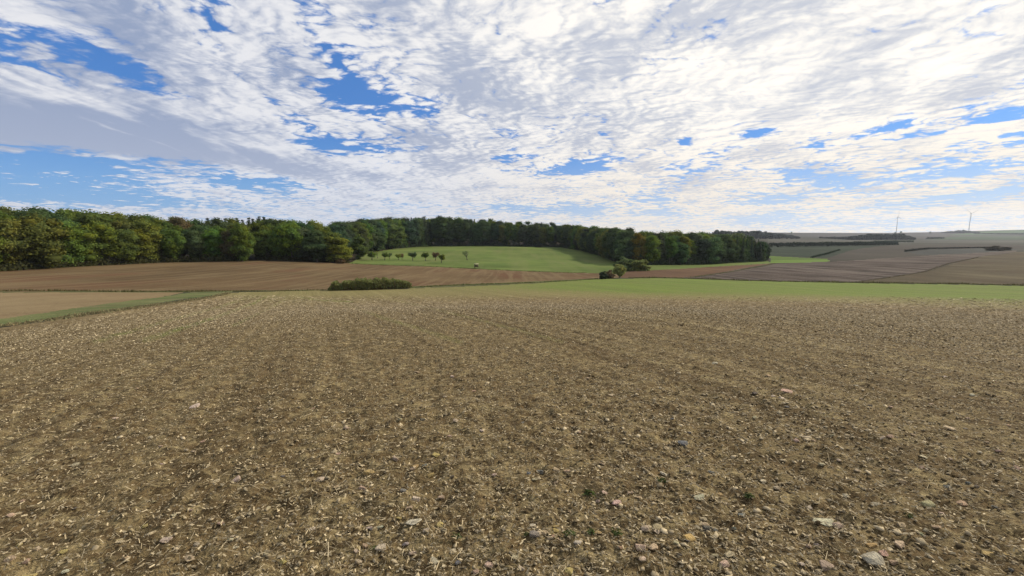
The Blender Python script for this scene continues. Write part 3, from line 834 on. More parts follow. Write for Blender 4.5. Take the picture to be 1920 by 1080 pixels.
stand([(628, 482), (662, 478), (692, 472)], 6.0, (6, 16, 30), ['b', 'bt', 'bt'], [DARK, BLUISH, GREEN], 'the corner gap', 'gap', 9, 32, (.8, .95))
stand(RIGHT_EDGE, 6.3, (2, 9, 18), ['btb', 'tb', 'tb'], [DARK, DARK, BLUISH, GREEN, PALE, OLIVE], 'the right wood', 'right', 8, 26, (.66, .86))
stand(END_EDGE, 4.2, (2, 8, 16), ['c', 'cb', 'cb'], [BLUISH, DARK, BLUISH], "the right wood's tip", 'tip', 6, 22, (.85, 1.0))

# single trees that stand out of the forest edges
def one(kind, px, row, top, wpx, label, col, group=None, name=None):
    p = hit(px, row); sc = F / (p.y * cp)
    h = (row - top) / sc
    t = tree(kind, p, h, label, col, group, name=name)
    w = wpx / sc
    t.scale.x = t.scale.y = w / t.children[0].data['wid']
    return t
one('b', 632, 492, 436, 62, 'yellow green tree lit by the sun at the corner of the tilled field', (0.175, 0.190, 0.032))
one('b', 595, 491.5, 432, 50, 'dark green tree left of the sunlit corner tree', DARK)
one('b', 674, 486, 443, 32, 'slim green tree with bare trunk left of the orchard row', (0.110, 0.140, 0.038))
one('b', 735, 467, 419, 56, 'broad round tree bulging out over the upper left of the meadow', (0.105, 0.140, 0.040))
one('b', 704, 471, 428, 44, 'dark round tree close behind the orchard row', DARK)
one('b', 455, 490, 419, 46, 'bright green tree at the right end of the left forest', (0.125, 0.165, 0.030))
one('b', 1196, 496, 436, 32, 'yellow leaved tree in the front of the right wood', (0.190, 0.145, 0.03))
CONW = []
for k, (px, top) in enumerate([(392, 405), (401, 408), (424, 405), (436, 407), (447, 405), (457, 408), (468, 404), (476, 406), (487, 402), (497, 403), (508, 406)]):
    p = at_depth(px, 330 + 6 * (k % 3)); d = ray(px, top + 4.5)
    tree('c', p, min(max(CAM_H + d[2] * p.y / d[1] - p.z, 12), 40), f'dark pointed spruce, {ordinal_fix(k + 1)} from the left of the spruce tips above the left forest', BLUISH, 'spruces rising above the left forest', wide=2.1)

# orchard row on the meadow
def orchard_mesh(H, rw, n_lobe, n_leaf, lean, gap):
    mb = MB(); tips = []
    fork = Vector((lean * .35, 0, H * .32))
    mb.tube([(0, 0, -.2), (lean * .12, 0, H * .15), tuple(fork)], [.19, .15, .13], 7)
    nb = 6
    for b in range(nb):
        a = b * 2 * math.pi / nb + random.uniform(-.4, .4)
        e = Vector((lean + math.cos(a) * rw * .75, math.sin(a) * rw * .75, H * random.uniform(.62, .9)))
        m = fork.lerp(e, .5) + Vector((0, 0, H * .07))
        mb.tube([tuple(fork), tuple(m), tuple(e)], [.09, .06, .02], 5)
        tips += [m, e]
        for q in range(2):
            f = m.lerp(e, random.uniform(.2, .8)); g = f + Vector((random.uniform(-.6, .6), random.uniform(-.6, .6), random.uniform(.2, .8)))
            mb.tube([tuple(f), tuple(g)], [.035, .012], 4); tips.append(g)
    C = []
    for q_ in range(n_lobe):
        if gap > .3: C.append(tuple(random.choice(tips) + Vector((random.gauss(0, .25), random.gauss(0, .25), random.gauss(.05, .2))))); continue
        v_ = rng.normal(size=3); v_ /= np.linalg.norm(v_); f = random.uniform(.25, 1)
        C.append((lean * .7 + v_[0] * rw * .85 * f, v_[1] * rw * .85 * f, H * .58 + v_[2] * H * .31 * f + random.gauss(0, .12)))
    C = np.array(C)
    li = np.repeat(np.arange(n_lobe), n_leaf)
    d = rng.normal(size=(len(li), 3)); d /= np.linalg.norm(d, axis=1, keepdims=True)
    pos = C[li] + d * (rng.uniform(.2, 1, len(li)) * .62)[:, None] * np.array([1.1, 1.1, .8])
    keep = rng.random(len(li)) > gap
    pos, d, li = pos[keep], d[keep], li[keep]
    v, q = leaf_quads(pos, d + rng.normal(size=pos.shape) * .5, .26 * rng.uniform(.7, 1.4, len(pos)))
    lt = rng.random(n_lobe)
    cr = mesh_np('crown', v, q, M_LEAF, {'tint': ('FACE', .5 * lt[li] + .5 * rng.random(len(li))), 'hue': ('FACE', rng.random(len(li)))})
    return cr, mb.mesh('trunk', M_BARK, True)
ORCH = [orchard_mesh(4.5, random.uniform(1.7, 2.2), random.choice([26, 32, 38]), 62, random.uniform(-.3, .3), .1) for _ in range(4)] + [orchard_mesh(4.5, 1.7, 14, 30, -.6, .5)]
for k, (px, row, hp, wp, var, col, lab) in enumerate([
    (697.5, 487.5, 20, 22, 0, GREEN, 'leafy fruit tree at the left end of the orchard row'),
    (708, 484, 14, 10, 4, OLIVE, 'small thin fruit tree set back behind the first orchard tree'),
    (721.5, 488, 18, 15, 1, GREEN, 'dark fruit tree third from the left, touching a smaller one'),
    (731, 486, 14, 12, 2, DARK, 'smaller fruit tree right behind the third orchard tree'),
    (747.5, 487.5, 13, 14, 3, OLIVE, 'low fruit tree, left one of the low pair in mid row'),
    (754, 486.5, 14, 11, 0, RUST, 'low reddish fruit tree, right one of the low pair in mid row'),
    (774, 488.5, 19, 15, 2, DARK, 'compact dark fruit tree standing alone in mid row'),
    (798, 489.5, 19, 17, 1, GREEN, 'fruit tree with gaps in its crown left of the red tinged pair'),
    (817, 488.5, 17, 17, 3, RUST, 'red tinged fruit tree behind the nearest orchard tree'),
    (827.5, 493.5, 21, 17, 0, OLIVE, 'nearest fruit tree of the orchard row, lowest on the slope'),
    (876, 488, 18, 16, 4, DARK, 'sparse leaning fruit tree standing apart at the right of the orchard'),
]):
    p = hit(px, row); sc = F / (p.y * cp)
    r_ = empty('fruit_tree', p, lab, 'fruit tree', 'fruit trees in the orchard row', 0 if var == 4 else random.uniform(0, 6))
    r_.scale = (wp / sc / 4.0 * random.uniform(1.0, 1.3), wp / sc / 4.0, hp / sc / 4.6)
    c_ = link('crown', ORCH[var][0], r_); c_.color = (*[v * 1.2 for v in col], 1); r_.rotation_euler.x = random.gauss(0, .06); r_.rotation_euler.y = random.gauss(0, .06)
    link('trunk', ORCH[var][1], r_)

# bushes by the end of the tilled field
SHRUB = []
for k in range(4):
    me, C = broadleaf_mesh('crown', 4.0, 2.1, 84, 80, .24, [-.45, -.4, -.5, .12][k], shape=.5)
    SHRUB.append((me, trunk_mesh('trunk', 4.0, .09, C, 8, .05)))
def bush(px, row, top, wpx, var, col, label, name='bush', cat='bush', group=None, dY=0):
    p = hit(px, row)
    if dY: p = ground_pt(p.x * (p.y + dY) / p.y, p.y + dY)
    sc = F / (p.y * cp)
    r_ = empty(name, p, label, cat, group, random.uniform(0, 6))
    r_.scale = (wpx / sc / 4.3,) * 2 + ((row - top) / sc / 4.0,)
    c_ = link('crown', SHRUB[var][0], r_); c_.color = (*col, 1)
    link('trunk', SHRUB[var][1], r_)
    return r_
bush(1131, 523, 506, 20, 0, (0.06, 0.072, 0.045), 'low dark bush at the tip of the tilled field')
bush(1143, 522.5, 503, 19, 1, (0.19, 0.125, 0.075), 'reddish bare bush between the dark bush and the small tree')
bush(1161, 521.5, 495, 28, 3, (0.27, 0.28, 0.09), 'small olive tree on a thin trunk beside the reddish bush', 'small_tree', 'tree')
bush(1170, 508, 479, 42, 0, (0.15, 0.19, 0.075), 'large round grey green bush below the right wood')
bush(1199, 508, 482, 40, 2, (0.19, 0.21, 0.07), 'large round olive bush right of the grey green one')
bush(1164, 509, 496, 16, 1, (0.14, 0.155, 0.075), 'low green bush at the foot of the large round bushes')
bush(1865, 470, 459, 30, 1, (0.085, 0.072, 0.050), 'brownish bush on the rise beside the dark field', dY=0)
bush(1885, 469, 461, 20, 2, (0.075, 0.068, 0.048), 'smaller brownish bush right of the bush by the dark field')
bush(638, 494, 483, 22, 1, (0.12, 0.075, 0.04), 'dry reddish bush at the foot of the sunlit corner tree')

# ---------------- thicket in the dip
def thicket(path, H, depth, n, leafsize, colour, name, label, cat, stems=True, ragged=.25):
    pts = [hit(*q) for q in path]
    seg = [(b - a).length for a, b in zip(pts, pts[1:])]; L = sum(seg)
    o0 = pts[0].copy()
    def along(u):
        u *= L
        for a, b, l in zip(pts, pts[1:], seg):
            if u <= l: return a.lerp(b, u / l), (b - a).normalized()
            u -= l
        return pts[-1].copy(), (pts[-1] - pts[-2]).normalized()
    clumps = [((i_ + random.uniform(.1, .9)) / 21, random.uniform(.05, .085), random.uniform(.55, 1.05)) for i_ in range(21)]
    P = []; N = []; T = []; mb = MB()
    for i in range(n):
        u = random.random(); p, d = along(u); side = Vector((-d.y, d.x, 0))
        prof = min(1, (u * L + .2) / 2.6, ((1 - u) * L + .35) / (.42 * L if stems else 3.2)) ** .6
        hh = H * (.35 + .65 * prof) * max(hc * (1 - ((u - uc) / wc) ** 2) for uc, wc, hc in clumps) if stems else H * prof * (1 - ragged + ragged * 2.0 * (float(vnoise(np.array([u * L * 1.1]), np.array([.5]), 5)[0]) + .5)) * random.uniform(.8, 1.08)
        w = random.uniform(-1, 1) * depth
        z = hh * (1 - (w / depth) ** 4 * .45) * math.sqrt(random.random())
        if random.random() < .35: z = hh * random.uniform(.8, 1.06)
        q = p + side * w
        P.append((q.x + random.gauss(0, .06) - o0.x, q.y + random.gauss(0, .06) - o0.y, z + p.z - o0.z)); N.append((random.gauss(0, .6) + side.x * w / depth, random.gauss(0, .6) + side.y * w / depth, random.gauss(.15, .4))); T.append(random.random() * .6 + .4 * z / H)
        if stems and i % 22 == 0:
            hh *= random.uniform(.9, 1.1); mb.tube([(q.x - o0.x, q.y - o0.y, p.z - o0.z - .2), (q.x - o0.x + random.gauss(0, .2), q.y - o0.y + random.gauss(0, .2), p.z - o0.z + hh * random.uniform(.8, 1.12))], [.022, .008], 4)
    P = np.array(P); N = np.array(N)
    v, q = leaf_quads(P, N, leafsize * rng.uniform(.6, 1.4, len(P)))
    r_ = empty(name, o0, label, cat)
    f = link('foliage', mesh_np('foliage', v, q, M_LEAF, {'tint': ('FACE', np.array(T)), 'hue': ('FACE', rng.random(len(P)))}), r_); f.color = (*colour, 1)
    if stems: link('stems', mb.mesh('stems', M_TWIG), r_)
    return r_
M_TWIG = tinted_material('twigs', (0.07, 0.042, 0.030), (0.14, 0.085, 0.055), 5)
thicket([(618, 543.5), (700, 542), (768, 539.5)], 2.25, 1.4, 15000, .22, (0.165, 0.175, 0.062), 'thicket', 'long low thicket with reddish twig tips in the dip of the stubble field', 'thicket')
thicket([(1440, 463.5), (1530, 462), (1610, 460.5), (1682, 459)], 4.2, 2.0, 6500, 1.1, (0.022, 0.032, 0.020), 'hedgerow', 'long dark hedgerow across the far end of the clover field', 'hedgerow', False)
thicket([(1522, 483), (1550, 477), (1574, 469)], .9, .8, 1300, .7, (0.032, 0.044, 0.028), 'hedgerow', 'short dark hedgerow slanting up the right edge of the clover field', 'hedgerow', False)
thicket([(1697, 472), (1740, 467.5), (1790, 466), (1860, 465)], 1.3, .9, 2500, .7, (0.034, 0.036, 0.030), 'hedgerow', 'thin dark hedgerow along the upper edge of the dark field', 'hedgerow', False)
thicket([(1826, 438.5), (1880, 439.2), (1990, 440.5)], 5.0, 3, 1500, 3, (0.036, 0.045, 0.03), 'hedgerow', 'distant hedgerow below the far green field at the right skyline', 'hedgerow', False)
thicket([(1738, 448), (1770, 447.6)], 4.0, 3, 500, 2.5, (0.036, 0.045, 0.03), 'hedgerow', 'short distant hedgerow below the right wind turbine', 'hedgerow', False)
thicket([(1638, 454.8), (1712, 454.2)], 3.0, 2, 900, 1.6, (0.036, 0.048, 0.03), 'hedgerow', 'low distant hedgerow in front of the far copse', 'hedgerow', False)

# ---------------- forest mantle: brambles and saplings closing the wood edge
def mantle(edges, hmax, name, col, per_m, leafsize, back=2.5):
    P = []; N = []; T = []
    for e in edges:
        for p in walk(e, 1.0 / per_m, 0):
            u = random.random(); d = Vector((p.x, p.y, 0)).normalized()
            w = random.uniform(-1.0, back)
            h = hmax * (.35 + 1.3 * (float(vnoise(np.array([p.x * .22]), np.array([p.y * .22]), 8)[0]) + .5)) * min(1, (w + 1.6) / 2.4)
            P.append((p.x + d.x * w, p.y + d.y * w, p.z + h * u)); N.append((random.gauss(-d.x * .6, .6), random.gauss(-d.y * .6, .6), random.gauss(.5, .4))); T.append(random.random())
    P = np.array(P); v, q = leaf_quads(P, np.array(N), leafsize * rng.uniform(.6, 1.5, len(P)))
    o = link(name, mesh_np(name, v, q, M_LEAF, {'tint': ('FACE', T), 'hue': ('FACE', rng.random(len(P)))})); o['kind'] = 'stuff'; o.color = (*col, 1)
mantle([LEFT_EDGE, NOOK_EDGE, [(605, 490.5), (655, 492.5)]], 3.4, 'undergrowth', (0.062, 0.062, 0.024), 55, .55)
mantle([MID_EDGE], 4.6, 'undergrowth', (0.040, 0.052, 0.028), 30, .8)
mantle([RIGHT_EDGE, END_EDGE], 3.6, 'undergrowth', (0.060, 0.078, 0.036), 45, .62)

# ---------------- rank grass on the field margins
def margin(path, H, per_m, col, width=.5, name='grass'):
    P = []
    for p in walk(path, 1.0 / per_m, 0):
        x = p.x + random.gauss(0, width); y = p.y + random.gauss(0, width)
        P.append((x, y))
    P = np.array(P); m = len(P); z = ground_z(P[:, 0], P[:, 1])
    h = H * rng.uniform(.45, 1.3, m) * (.75 + .9 * (vnoise(P[:, 0] * .5, P[:, 1] * .5, 15) + .2)); h = np.maximum(h, H * .2)
    a = rng.uniform(0, np.pi, m); w = rng.uniform(.03, .09, m)
    dx, dy = np.cos(a) * w, np.sin(a) * w; lx, ly = rng.normal(size=(2, m)) * .12
    v = np.stack([np.c_[P[:, 0] - dx, P[:, 1] - dy, z - .03], np.c_[P[:, 0] + dx, P[:, 1] + dy, z - .03], np.c_[P[:, 0] + lx + dx * .3, P[:, 1] + ly + dy * .3, z + h]], 1)
    o = link(name, mesh_np(name, v.reshape(-1, 3), np.arange(m * 3).reshape(m, 3), M_LEAF, {'tint': ('FACE', rng.random(m)), 'hue': ('FACE', rng.random(m))})); o['kind'] = 'stuff'; o.color = (*col, 1)
margin([(-60, 546.5), (200, 546.5), (420, 545.5), (612, 543)], .26, 40, (0.085, 0.078, 0.032), .45)
margin([(768, 539), (900, 533), (1030, 528), (1125, 523)], .30, 34, (0.085, 0.095, 0.034), .5)
margin([(1180, 521.8), (1250, 521.5), (1400, 526.5), (1700, 531.2), (1920, 535.2), (2060, 537)], .42, 44, (0.085, 0.085, 0.034), .5)
margin([(-30, 616), (100, 599), (200, 583.5), (300, 569.5), (430, 548.5)], .13, 70, (0.190, 0.160, 0.085), .3)
margin([(660, 494.5), (800, 500), (893, 504), (1000, 509), (1100, 512)], .35, 25, (0.105, 0.115, 0.045), .5)
margin([(1296, 520), (1453, 493.5)], .2, 16, (0.100, 0.105, 0.045), .5)
margin([(1602, 529), (1730, 509), (1834, 482)], .16, 14, (0.095, 0.078, 0.05), .4)

# ---------------- far copses
def copse(name, spots, H, col, taper=None):
    V = []; Fc = []; T = []; nv = 0
    for (x, y) in spots:
        z = float(ground_z(x, y)); h = H * random.uniform(.6, 1.25) * (float(curve(float(to_px(x, y, z)[0]), taper)) if taper else 1)
        for k in range(6):
            c = np.array([x + random.gauss(0, h * .2), y + random.gauss(0, h * .2), z + h * random.uniform(.3, .82)])
            V.append(c + ICO_V * np.array([1, 1, .9]) * h * random.uniform(.16, .27) * rng.uniform(.75, 1.2, (12, 1))); Fc.append(ICO_F + nv); nv += 12; T += [random.random()] * 20
        V.append(np.array([x, y, z + h * .3]) + ICO_V * np.array([.3, .3, .34]) * h); Fc.append(ICO_F + nv); nv += 12; T += [0] * 20
    o = link(name, mesh_np(name, np.concatenate(V), np.concatenate(Fc), M_LEAF, {'tint': ('FACE', T), 'hue': ('FACE', rng.random(len(T)))})); o['kind'] = 'stuff'; o.color = (*col, 1)
sp_ = []
for px in np.arange(1536, 1716, 1.6):
    base = float(curve(px, [(1536, 446.5), (1600, 450), (1716, 449.5)]))
    p = hit(px, base)
    dmax = float(curve(px, [(1536, 10), (1590, 30), (1640, 120), (1690, 120), (1716, 5)]))
    for k in range(3):
        d = random.uniform(0, dmax); f = 1 + d / p.y; sp_.append((p.x * f + random.gauss(0, 2), p.y * f))
copse('copse', sp_, 14, (0.024, 0.032, 0.022), [(1536, .3), (1590, .5), (1620, .95), (1690, 1), (1718, .3)])
sp_ = []
for px in np.arange(1764, 1838, 1.2):
    p = hit(px, 437.2); 
    for k in range(2): f = 1 + random.uniform(0, 60) / p.y; sp_.append((p.x * f, p.y * f))
copse('copse', sp_, 17, (0.024, 0.032, 0.022), [(1762, .2), (1800, 1), (1838, .3)])
sp_ = []
for px in np.arange(1340, 1500, 1.5):
    for k in range(4):
        row = random.uniform(float(curve(px, [(1340, 438.5), (1440, 440), (1500, 445)])), 448)
        p = hit(px, row)
        if p: sp_.append((p.x, p.y))
copse('far_woodland', sp_, 17, (0.028, 0.038, 0.024), [(1340, 1), (1430, 1), (1500, .25)])
for px, row, hp, lab in ((1484, 439, 4.5, 'lone tree on the skyline above the far woodland'), (1678, 439, 4, 'smaller skyline tree beside the foot of the left wind turbine'), (1689, 438.5, 5, 'rounder skyline tree right of the left wind turbine'), (1744, 438, 4, 'lone skyline tree midway between the two wind turbines')):
    p = hit(px, row) or at_depth(px, 2800)
    h = hp * p.y / F * cp
    t = tree('b', p, h, lab, DARK, 'lone trees on the far skyline'); t.scale.x = t.scale.y = h / 16 * 1.2

# ---------------- wind turbines
M_WHITE = tinted_material('turbine_paint', (0.50, 0.51, 0.53), (0.58, 0.59, 0.60), 1, .5)
def turbine(px, row, hub_row, blade_px, yaw, rot, label):
    p = at_depth(px, 2950); s_ = p.y / F * cp
    hub_z = (CAM_H + ray(px, hub_row)[2] / ray(px, hub_row)[1] * p.y) - p.z
    L = blade_px * s_
    r_ = empty('wind_turbine', p, label, 'wind turbine', 'wind turbines on the far ridge', yaw)
    mb = MB(); mb.tube([(0, 0, -3), (0, 0, hub_z * .5), (0, 0, hub_z - 1.5)], [2.2, 1.7, 1.2], 16); link('tower', mb.mesh('tower', M_WHITE, True), r_)
    mb = MB(); mb.tube([(0, 5.5, hub_z), (0, 5, hub_z), (0, -3.4, hub_z), (0, -3.6, hub_z)], [1.4, 2.1, 2.1, 1.6], 10); link('nacelle', mb.mesh('nacelle', M_WHITE, True), r_)
    mb = MB(); mb.tube([(0, -3.6, hub_z), (0, -4.6, hub_z), (0, -6.0, hub_z), (0, -6.8, hub_z)], [1.7, 1.8, 1.3, .3], 12); link('hub', mb.mesh('hub', M_WHITE, True), r_)
    mb = MB()
    sec = [(0, .8, .8), (.06, .8, .8), (.18, 1.6, .6), (.35, 1.3, .4), (.7, .8, .22), (1, .25, .08)]
    V = []
    for t, c, th in sec:
        for a, b in ((-.35, 0), (0, .5), (.65, 0), (0, -.5)): V.append((a * c * 2, b * th * 2, 1.2 + t * (L - 1.2)))
    Q = [(i * 4 + k, i * 4 + (k + 1) % 4, (i + 1) * 4 + (k + 1) % 4, (i + 1) * 4 + k) for i in range(5) for k in range(4)] + [(3, 2, 1, 0), (20, 21, 22, 23)]
    mb.add(V, quads=Q); bm_ = mb.mesh('blade', M_WHITE)
    for k in range(3):
        b = link('blade', bm_, r_, (0, -5.2, hub_z)); b.rotation_euler = (0, R(rot + 120 * k), 0)
turbine(1815.5, 437, 400.2, 15.5, 0, 62, 'right wind turbine facing the viewer with its blades in a Y')
turbine(1680, 438, 407, 15.5, R(84), 0, 'left wind turbine seen edge-on behind the far copse')

# ---------------- hunting blind at the lower edge of the meadow
M_WOOD = tinted_material('weathered_wood', (0.055, 0.042, 0.030), (0.110, 0.086, 0.060), 9, .9)
M_ROOF = tinted_material('roof_sheet', (0.30, 0.26, 0.17), (0.38, 0.33, 0.22), 5, .7)
p = hit(893, 503.5); k_ = p.y / F
hb = empty('hunting_blind', p, 'small dark wooden hunting blind with pale flat roof at the meadow edge', 'hunting blind')
for sx in (-.6, .6):
    for sy in (-.6, .6):
        mb = MB(); mb.tube([(sx * 1.15, sy * 1.15, -.1), (sx, sy, .75)], [.06, .06], 6); link('leg', mb.mesh('leg', M_WOOD), hb)
mb = MB(); mb.box((0, 0, .78), (1.5, 1.5, .08)); link('floor_board', mb.mesh('floor_board', M_WOOD), hb)
for c, d, nm in (((0, .69, 1.1), (1.38, .05, .56), 'panel'), ((-.69, 0, 1.1), (.05, 1.33, .56), 'panel'), ((.69, 0, 1.1), (.05, 1.33, .56), 'panel'), ((0, -.69, 1.1), (1.38, .05, .56), 'panel')):
    mb = MB(); mb.box(c, d); link(nm, mb.mesh(nm, M_WOOD), hb)
for sx in (-.66, .66):
    for sy in (-.66, .66):
        mb = MB(); mb.box((sx, sy, 1.58), (.09, .09, .40)); link('post', mb.mesh('post', M_WOOD), hb)
mb = MB(); mb.box((0, 0, 1.82), (1.8, 1.8, .07), Matrix.Rotation(R(3), 4, 'X')); link('roof', mb.mesh('roof', M_ROOF), hb)
mb = MB()
for sx in (-.2, .2): mb.tube([(.95 + .75, sx, 0), (.76, sx, .85)], [.035, .035], 5)
for q in (.25, .5, .75): mb.tube([(1.70 - .94 * q, -.2, .85 * q), (1.70 - .94 * q, .2, .85 * q)], [.025, .025], 4)
link('ladder', mb.mesh('ladder', M_WOOD), hb)

# ------------------------------------------------------------------ foreground litter
def scatter(n, r0, r1, power, half=58):
    e = 2 - power
    u = rng.random(n); rr = (r0 ** e + u * (r1 ** e - r0 ** e)) ** (1 / e)
    a = rng.uniform(-R(half), R(half), n)
    return rr * np.sin(a), rr * np.cos(a), rr
def clumped(x, y, s, seed, lo=-.25):
    return fbm(x * s, y * s, 3, seed) > lo + rng.normal(size=len(x)) * .18
M_STRAW = tinted_material('straw', (0.085, 0.062, 0.032), (0.64, 0.53, 0.33), 8, .8, True)
M_PEBBLE = tinted_material('pebbles', (0.10, 0.076, 0.042), (0.54, 0.445, 0.28), 8, .9, True)
M_CLOD = tinted_material('clods', (0.050, 0.036, 0.018), (0.190, 0.140, 0.070), 8, .98, True)

def on_field(x, y):
    px, py = to_px(x, y, ground_z(x, y))
    return in_poly(px, py, dict(FIELDS)['stubble_field']) & (py > curve(px, [(-1000, 620), (0, 620), (430, 553), (1050, 553), (1920, 557), (3000, 590)]) + np.abs(rng.normal(0, 1, px.shape)) * curve(px, [(430, 4), (800, 16), (1920, 26)]))
x, y, rr = scatter(390000, 1.5, 46, 1.28)
k = clumped(x, y, .9, 41, -.42) & on_field(x, y); x, y, rr = x[k], y[k], rr[k]; n = len(x)
z = ground_z(x, y)
L = rng.gamma(1.6, .0085, n) * np.clip(rr / 9, 1, 1.5) + .006; L = np.where(rng.random(n) < .018, L + rng.uniform(.02, .08, n), L); wd = rng.uniform(.0007, .0019, n) * np.clip(rr / 4.5, 1, 4.0); chip = rng.random(n) < .34; wd = np.where(chip, rng.uniform(.0022, .0050, n) * np.clip(rr / 7, 1, 3), wd); L = np.where(chip, rng.uniform(.010, .028, n) * np.clip(rr / 8, 1, 2.2), L)
az = rng.uniform(0, np.pi, n); az = np.where(rng.random(n) < .35, rng.normal(R(TRACK_ROT), .5, n), az)
pit = rng.normal(0, .24, n); up = rng.random(n) < .07; pit = np.where(up, rng.uniform(.4, 1.3, n), pit); L = np.where(up, np.minimum(L, .09), L)
dx, dy, dzz = np.cos(az) * np.cos(pit), np.sin(az) * np.cos(pit), np.sin(pit)
nx, ny = -np.sin(az), np.cos(az)
zc_ = z + .006 + np.abs(dzz) * L * .5 + rng.uniform(0, .012, n)
bend = rng.normal(0, .10, n) * L
def col3(a, b, c): return np.stack([a, b, c], -1)
p0 = col3(x - dx * L / 2, y - dy * L / 2, zc_ - dzz * L / 2); p1 = col3(x + dx * L / 2 + nx * bend, y + dy * L / 2 + ny * bend, zc_ + dzz * L / 2)
tilt = rng.uniform(-.9, .9, n); sd = col3(nx * np.cos(tilt) * wd, ny * np.cos(tilt) * wd, np.sin(tilt) * wd)
v = np.stack([p0 - sd, p0 + sd, p1 + sd, p1 - sd], 1).reshape(-1, 3)
# farther off only matted wisps of straw can be told apart
xf, yf, rf = scatter(105000, 24, 85, 1.0)
k = clumped(xf, yf, .6, 43, -.5) & on_field(xf, yf); xf, yf, rf = xf[k], yf[k], rf[k]; nf_ = len(xf)
zf = ground_z(xf, yf); Lf = rng.uniform(.05, .16, nf_) * rf / 45; wf = rng.uniform(.008, .02, nf_) * rf / 45; af = rng.uniform(0, np.pi, nf_)
ex = np.stack([np.cos(af) * Lf, np.sin(af) * Lf, rng.normal(0, .02, nf_)], -1); ey = np.stack([-np.sin(af) * wf, np.cos(af) * wf, wf * rng.uniform(-.9, .9, nf_)], -1)
cf = np.stack([xf, yf, zf + .015 + wf], -1)
v = np.concatenate([v, np.stack([cf - ex - ey, cf + ex * .9 - ey * .4, cf + ex + ey * .5, cf - ex * .8 + ey], 1).reshape(-1, 3)]); n += nf_
o = link('straw', mesh_np('straw', v, np.arange(n * 4).reshape(n, 4), M_STRAW, {'tint': ('FACE', rng.beta(1.0, 1.5, n))})); o['kind'] = 'stuff'

def lumps(name, n, r0, r1, power, base_v, base_f, size, flat_, mat, sink, seed, lo, grow=10, beta=(1.3, 1.8)):
    x, y, rr = scatter(n, r0, r1, power); k = clumped(x, y, .7, seed, lo) & on_field(x, y) & (rng.random(n) < .62 + .38 * np.clip(x / rr * 1.6, -1, 1)); x, y, rr = x[k], y[k], rr[k]; n = len(x)
    s = size[0] + np.minimum(rng.gamma(1.6, size[1], n), size[1] * 3.6); s *= np.clip(rr / grow, 1, 2.2)
    z = ground_z(x, y); a = rng.uniform(0, 6.28, n)
    vv = base_v[None] * rng.uniform(.5, 1.4, (n, len(base_v), 1)) * np.stack([np.ones(n), rng.uniform(.5, 1, n), rng.uniform(*flat_, n)], -1)[:, None]
    ca, sa = np.cos(a)[:, None], np.sin(a)[:, None]
    X_ = vv[..., 0] * ca - vv[..., 1] * sa; Y_ = vv[..., 0] * sa + vv[..., 1] * ca
    tx, ty = rng.normal(0, .22, (2, n))
    Z_ = vv[..., 2] + X_ * tx[:, None] + Y_ * ty[:, None]
    v = np.stack([X_ * s[:, None] + x[:, None], Y_ * s[:, None] + y[:, None], Z_ * s[:, None] + (z + s * sink)[:, None]], -1).reshape(-1, 3)
    f = (base_f[None] + (np.arange(n) * len(base_v))[:, None, None]).reshape(-1, 3)
    o = link(name, mesh_np(name, v, f, mat, {'tint': ('FACE', np.repeat(rng.beta(*beta, n), len(base_f)))})); o['kind'] = 'stuff'
lumps('clods', 30000, 1.5, 24, 1.25, ICO_V, ICO_F, (.004, .0042), (.4, .75), M_CLOD, .15, 61, -.2)
lumps('pebbles', 100000, 1.5, 40, 1.3, OCT_V, OCT_F, (.0035, .0046), (.25, .6), M_PEBBLE, .2, 71, -.2)
lumps('pebbles', 9000, 1.5, 22, 1.25, ICO_V, ICO_F, (.009, .006), (.18, .4), M_PEBBLE, .2, 74, -.1, 14, (2.2, 1.2))

# individual stones
def stone_mesh(fl):
    """broken flat limestone: the hull of a few points"""
    bm = bmesh.new()
    for _ in range(17):
        p_ = rng.normal(size=3); p_ /= np.linalg.norm(p_); p_ = np.sign(p_) * np.abs(p_) ** .75 * rng.uniform(.8, 1.08)
        bm.verts.new(p_)
    r_ = bmesh.ops.convex_hull(bm, input=bm.verts)
    bmesh.ops.delete(bm, geom=[g for g in r_['geom_interior'] if isinstance(g, bmesh.types.BMVert)], context='VERTS')
    bmesh.ops.bevel(bm, geom=list(bm.edges), offset=.05, segments=1, affect='EDGES', profile=.6)
    me = bpy.data.meshes.new('stone'); bm.to_mesh(me); bm.free()
    co = np.empty(len(me.vertices) * 3, np.float32); me.vertices.foreach_get('co', co); co = co.reshape(-1, 3)
    co *= np.array([1, rng.uniform(.6, .9), fl * 1.15], np.float32); co /= (co[:, 0].max() - co[:, 0].min())
    me.vertices.foreach_set('co', co.ravel()); me.materials.append(M_STONE); me.update()
    return me
m, t = material('stone')
pos = t.new('ShaderNodeTexCoord').outputs['Object']
c = t.mix(t.ss(t.noise(pos, 3.2, 5, .6), .35, .7, 0, .45), t.new('ShaderNodeObjectInfo').outputs['Color'], (0.13, 0.10, 0.065))
finish(t, c, .9, t.noise(pos, 9, 5, .6), .04, .8, .2)
M_STONE = m
STONES = [stone_mesh(f) for f in (.22, .3, .38, .5, .3, .42, .26, .6, .34, .45)]
CREAM = (0.66, 0.53, 0.36); BUFF = (0.50, 0.385, 0.245); YEL = (0.56, 0.43, 0.165); GREYS_ = (0.55, 0.455, 0.33); BLUE = (0.20, 0.20, 0.185); PINK = (0.49, 0.37, 0.235); MAUVE = (0.16, 0.132, 0.11); SAGE = (0.30, 0.30, 0.20); WHITE = (0.66, 0.56, 0.39)
SN = {CREAM: 'cream', BUFF: 'buff', YEL: 'yellow ochre', GREYS_: 'grey', BLUE: 'blue grey', PINK: 'pinkish', MAUVE: 'dark mauve', SAGE: 'greenish grey', WHITE: 'whitish'}
